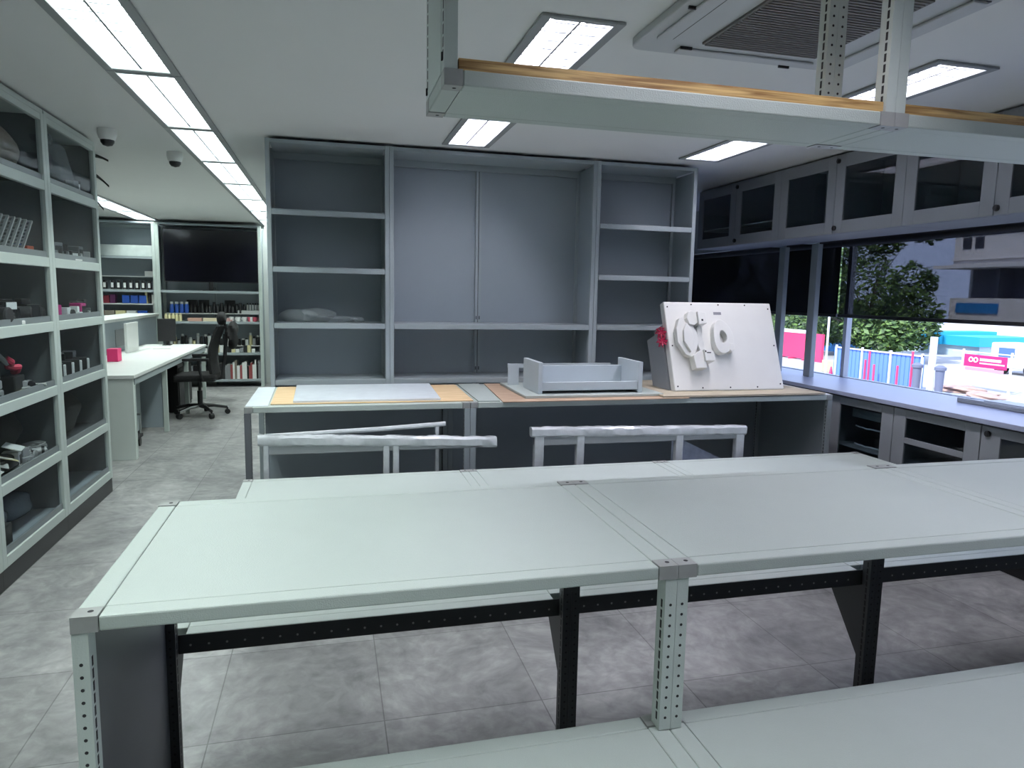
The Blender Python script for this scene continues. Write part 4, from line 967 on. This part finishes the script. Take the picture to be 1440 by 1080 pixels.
# middle crowded shelf
for k in range(24):
    x = -2.36 + .055 * k; mm = [whitep, black, yellow, black, silver][(k * 7) % 5]
    canister(x, 11.78 + .03 * (k % 2), .631, .024, q.uniform(.09, .2), mm, [black, whitep][k % 2], '%s bottle on the step of the middle crowded shelf' % {0: 'white', 1: 'black', 2: 'yellow', 3: 'black', 4: 'silver'}[(k * 7) % 5], 'mixed bottles on the middle shelf, %s' % {0: 'white', 1: 'black', 2: 'yellow', 3: 'black', 4: 'silver'}[(k * 7) % 5], 'bottle', 'bottle')
for k in range(22):
    x = -2.37 + .058 * k; i = (k * 5) % 4
    boxi('carton', x, 11.63, .531, .05, .06, q.uniform(.05, .11), q.uniform(-.2, .2), [yellow, whitep, greyp, black][i], '%s carton at the front of the middle crowded shelf' % ['yellow', 'white', 'grey', 'black'][i], 'box', '%s cartons on the middle shelf' % ['yellow', 'white', 'grey', 'black'][i])
# books on the bottom shelf
x = -1.72; k = 0
while x < -1.08:
    w = q.uniform(.018, .04); i = q.randrange(6); h = q.uniform(.2, .31)
    nm = ['tan', 'brown', 'white', 'black', 'grey', 'dull red'][i]
    mm = [beige, card2, whitep, black, greyp, mat('dull_red', (.3, .07, .07), .6)][i]
    t = thing('book', (x + w / 2, 11.66, .121), '%s book standing upright on the lowest far shelf' % nm, 'book', '%s books on the lowest far shelf' % nm)
    build('cover', MB().box(-w / 2, w / 2, -.08, .08, 0, h), mm, t, local=True)
    build('pages', MB().box(-w / 2 + .003, w / 2 - .003, -.076, .082, h, h + .001), white, t, local=True)
    x += w + .003; k += 1
for k in range(8): boxi('storage_box', -2.33 + .085 * k, 11.68, .121, .08, .14, .2 + .02 * (k % 3), 0, [black, greyp][k % 2], 'dark box behind the office chair on the lowest far shelf', 'box', 'boxes on the lowest far shelf')

# ------------------------------------------------------------------ outside the windows
GZ = -3.0
struct('ground', MB().box(4.5, 120, -60, 140, GZ - .2, GZ), mat('pale_concrete', (.40, .39, .37), .9, var=.12, vscale=.3))
xw = mat('white_render', (.72, .70, .70), .8)
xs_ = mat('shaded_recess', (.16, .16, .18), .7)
xd = mat('window_dark', (.03, .03, .04), .2)
xb = mat('blue_band', (.03, .22, .55), .5)
xt = mat('teal_roof', (.03, .40, .58), .5)
t = thing('apartment_building', (70, 50, GZ), 'large white building with deep recess and blue band seen through the blind', 'building')
b = MB().box(67, 85, 20, 64, GZ, 2.0).box(67, 85, 54, 64, 2.0, 2.04).box(67, 85, 20, 54.4, 2.04, 5.17).box(67, 85, 20, 64, 5.17, 20).box(69.5, 85, 54.4, 64, 2.04, 5.17)
build('wall', b, xw, t)
build('canopy', MB().box(64.5, 67, 53.5, 64.2, 5.15, 5.5), xw, t)
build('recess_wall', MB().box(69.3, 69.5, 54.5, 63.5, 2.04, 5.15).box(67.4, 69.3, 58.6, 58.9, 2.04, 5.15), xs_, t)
build('blue_band', MB().box(66.8, 67, 58, 63, .45, 1.5), xb, t)
for (a, c_) in ((61.9, 62.9), (60.4, 61.4), (50, 51.2), (47, 48.2)): build('window', MB().box(66.9, 67.05, a, c_, 7.3, 8.5), xd, t)
for z_ in (8.9, 6.1): build('ledge', MB().box(66.7, 67, 20, 64, z_, z_ + .15), xw, t)
t = thing('canteen_building', (53, 51, GZ), 'low building with turquoise roof band behind the blue hoarding', 'building')
build('wall', MB().box(52.3, 58, 46.6, 56, GZ, -2.1), mat('pale_blue_wall', (.5, .62, .66), .7), t)
build('roof_band', MB().box(52, 58, 52.2, 56.1, -2.15, -1.45), xt, t)
build('roof_band', MB().box(51.7, 57.9, 50, 52.15, -2.1, -1.0), xt, t)
build('roof_band', MB().box(52, 58, 46.4, 49.95, -2.1, -1.3), xt, t)
corr = mat('light_blue_sheet', (.12, .24, .62), .5)
t = thing('hoarding', (29.4, 32, GZ), 'light blue corrugated site hoarding beyond the window', 'fence')
p = MB(); y = 29.2
while y < 35.6: p.box(29.3, 29.36, y, y + .2, GZ, -1.22).box(29.325, 29.385, y + .2, y + .3, GZ, -1.22); y += .3
build('sheet', p, corr, t)
for y in (29.2, 31.3, 33.4, 35.5): build('post', MB().box(29.2, 29.3, y, y + .08, GZ, -1.1), xw, t)
build('top_rail', MB().box(29.22, 29.3, 29.2, 35.6, -1.27, -1.2), xw, t)
rb = mat('red_barrier', (.75, .05, .14), .5)
t = thing('barrier', (34.8, 47, GZ), 'pinkish red site barrier left of the tree', 'barrier')
build('panel', MB().box(34.7, 34.8, 45.3, 48.6, -2.9, -1.0), rb, t); build('top_strip', MB().box(34.66, 34.84, 45.2, 48.7, -1.0, -.75), xw, t)
for y in (45.4, 47, 48.4): build('foot', MB().box(34.4, 35.1, y, y + .12, GZ, -2.9), rb, t)
single('barrier', MB().box(34.6, 34.8, 43.6, 44.5, GZ, -.95), rb, (34.7, 44, GZ), 'narrow red barrier right of the grey window post', 'barrier')
single('blue_container', MB().box(43.4, 46, 51.4, 54.8, GZ, -1.75), xb, (44.5, 53, GZ), 'deep blue container standing under the tree', 'container', bevel=.05)
single('utility_cabinet', MB().box(30.4, 31.4, 36.7, 38.2, GZ, -2.25), mat('khaki_metal', (.42, .40, .25), .6), (30.9, 37.4, GZ), 'khaki utility cabinet beside the blue hoarding', 'utility cabinet', bevel=.03)
for k, (y, zt) in enumerate(((31.95, -1.65), (31.68, -1.15), (31.3, -1.85), (29.7, -1.75), (28.8, -.95))):
    t = thing('site_post', (28.2, y, GZ), 'slim red marker post on the site, %s' % ['shorter of the left pair', 'taller of the left pair', 'lone one right of the pair', 'short one standing in the middle', 'tall one by the pale column'][k], 'post')
    build('pole', MB().cyl((28.2, y, GZ + .04), (28.2, y, zt), .055), rb, t, smooth=True); build('base', MB().box(28.0, 28.4, y - .2, y + .2, GZ, GZ + .05), rb, t)
t = thing('traffic_cone', (28.2, 34.6, GZ), 'small red and white traffic cone before the khaki cabinet', 'cone')
build('cone', MB().lathe([(.16, .03), (.03, .7)], c=(28.2, 34.6, GZ)), rb, t, smooth=True); build('base', MB().box(28.0, 28.4, 34.4, 34.8, GZ, GZ + .03), rb, t)
build('stripe', MB().lathe([(.117, .25), (.083, .42)], c=(28.2, 34.6, GZ)), whitep, t, smooth=True)
single('column', MB().cyl((28.2, 27.6, GZ), (28.2, 27.6, -.15), .16), xw, (28.2, 27.6, GZ), 'pale thick column between the hoarding and the banner', 'column', smooth=True)
single('pole', MB().cyl((27.5, 34.2, GZ), (27.5, 34.2, 6), .06), xw, (27.5, 34.2, GZ), 'tall thin white pole rising past the tree', 'pole', smooth=True)
for k, y in enumerate((28.25, 26.9)): single('rubbish_bin', MB().lathe([(.16, 0), (.2, 1.3), (.26, 1.32), (.26, 1.45), (.1, 1.55)], c=(28.0, y, GZ)), mat('bin_grey', (.14, .15, .2), .6), (28, y, GZ), ['dark bin left of the pale column', 'dark bin right of the pale column'][k], 'bin', smooth=True)
t = thing('banner', (32.5, 28.6, GZ), 'crimson banner with two white rings and small white lettering on a railing', 'banner')
build('cloth', MB().box(32.5, 32.52, 27.35, 29.8, -1.78, -1.15), mat('crimson_cloth', (.70, .02, .14), .6), t)
build('lower_strip', MB().box(32.5, 32.52, 27.5, 29.7, -1.98, -1.82), mat('pink_cloth', (.75, .3, .4), .6), t)
mb = MB()
for cy_ in (29.38, 29.10): mb.tube([(32.49, cy_ + .11 * math.cos(a * PI / 8), -1.42 + .11 * math.sin(a * PI / 8)) for a in range(16)], .035, n=6, closed=True)
y = 28.86; qq = random.Random(2)
while y > 27.7:
    w = qq.uniform(.05, .09); mb.box(32.485, 32.5, y - w, y, -1.45, -1.31); y -= w + .03
y = 28.86
while y > 27.5:
    w = qq.uniform(.04, .07); mb.box(32.485, 32.5, y - w, y, -1.60, -1.53); y -= w + .025
build('lettering', mb, whitep, t)
for y in (27.2, 29.95): build('post', MB().box(32.55, 32.63, y - .04, y + .04, GZ, -.9), xw, t)
build('rail', MB().box(32.56, 32.6, 26.2, 30.6, -2.2, -2.05).box(32.56, 32.6, 26.2, 30.6, -1.05, -1.0), xw, t)
t = thing('truck', (42.5, 35.5, GZ), 'white truck with blue window at the right edge of the window', 'truck')
build('body', MB().box(42, 44, 33, 36.6, -2.6, -1.0), xw, t, bevel=.1); build('window', MB().box(41.98, 42.0, 34.9, 36.0, -1.9, -1.3), mat('truck_glass', (.08, .16, .3), .1), t)
for y in (33.8, 35.8): build('wheel', MB().cyl((41.95, y, -2.6), (42.3, y, -2.6), .4, n=20), black, t, smooth=True)
tk = mat('teal_kerb', (.25, .48, .50), .7)
single('kerb', MB().box(24.5, 26.5, 14, 25.6, GZ, GZ + .05), tk, (25.5, 22, GZ), 'pale teal painted strip along the ground below the banner', 'kerb')
def tree(x, y, R_, H, lab, seed, n=2600):
    q = random.Random(seed); t = thing('tree', (x, y, GZ), lab, 'tree')
    tr = MB().tube([(x, y, GZ), (x + .1, y, GZ + 1.6), (x - .1, y + .2, GZ + 3)], [.28, .22, .16])
    for k in range(9):
        a = k * 2.4; tr.tube([(x, y, GZ + 1.4 + .25 * k), (x + 1.2 * math.cos(a), y + 1.2 * math.sin(a), GZ + 2.2 + .5 * k), (x + R_ * .7 * math.cos(a), y + R_ * .7 * math.sin(a), GZ + 2.8 + .7 * k)], [.1, .06, .02], n=6)
    build('trunk', tr, barkm, t, smooth=True)
    cl = [(x + q.uniform(-1, 1) * R_ * .5, y + q.uniform(-1, 1) * R_ * .85, GZ + (1.9 + q.uniform(0, .8) if _ % 2 else H * q.uniform(.3, .95)), q.uniform(.28, .42) * R_) for _ in range(16)]
    mb = MB()
    for _ in range(n):
        c_ = cl[q.randrange(16)]; v = Vector((q.gauss(0, 1), q.gauss(0, 1), q.gauss(0, .8))).normalized() * c_[3] * q.uniform(.7, 1.05)
        p = Vector(c_[:3]) + v; p.z = p.z if p.z > GZ + .9 else GZ + q.uniform(.9, 2.4); u = Vector((q.gauss(0, 1), q.gauss(0, 1), q.gauss(0, 1))).normalized(); w = u.orthogonal().normalized(); s_ = q.uniform(.16, .34)
        mb.add([p - u * s_, p + w * s_ * .5, p + u * s_, p - w * s_ * .5], [(0, 1, 2, 3)])
    build('foliage', mb, leafm, t)
tree(41, 46.6, 5.5, 11, 'large leafy tree beyond the site, its crown under the blind', 5, 11000)
tree(46, 62, 7, 13, 'leafy tree farther left, mostly hidden by the white box', 9, 8000)
tree(31, 57, 5.0, 11, 'leafy tree at the far left behind the posts and blind', 13, 8000)
tree(63, 71, 7, 17, 'tall tree behind the large leafy tree, left of the white building', 21, 9000)
tree(56, 90, 9, 17, 'tall tree in the far left background', 27, 8000)
tree(40, 78, 7, 15, 'broad tree filling the view behind the leftmost blind', 29, 8000)
soil = mat('brick_rubble', (.40, .27, .21), .9, bump=1, bscale=3, var=.4, vscale=3)
for k, (x, y, r) in enumerate(((29.8, 26.0, .9), (31, 28.4, .9), (31.6, 23.6, .7))):
    single('rubble_heap', MB().blob((x, y, GZ + .15), (r * .7, r, .2), seed=k + 50, amp=.9, n=40), soil, (x, y, GZ), ['reddish rubble heap below the banner', 'reddish rubble heap beside the pale column', 'reddish rubble heap at the right below the railing'][k], 'rubble', smooth=True)
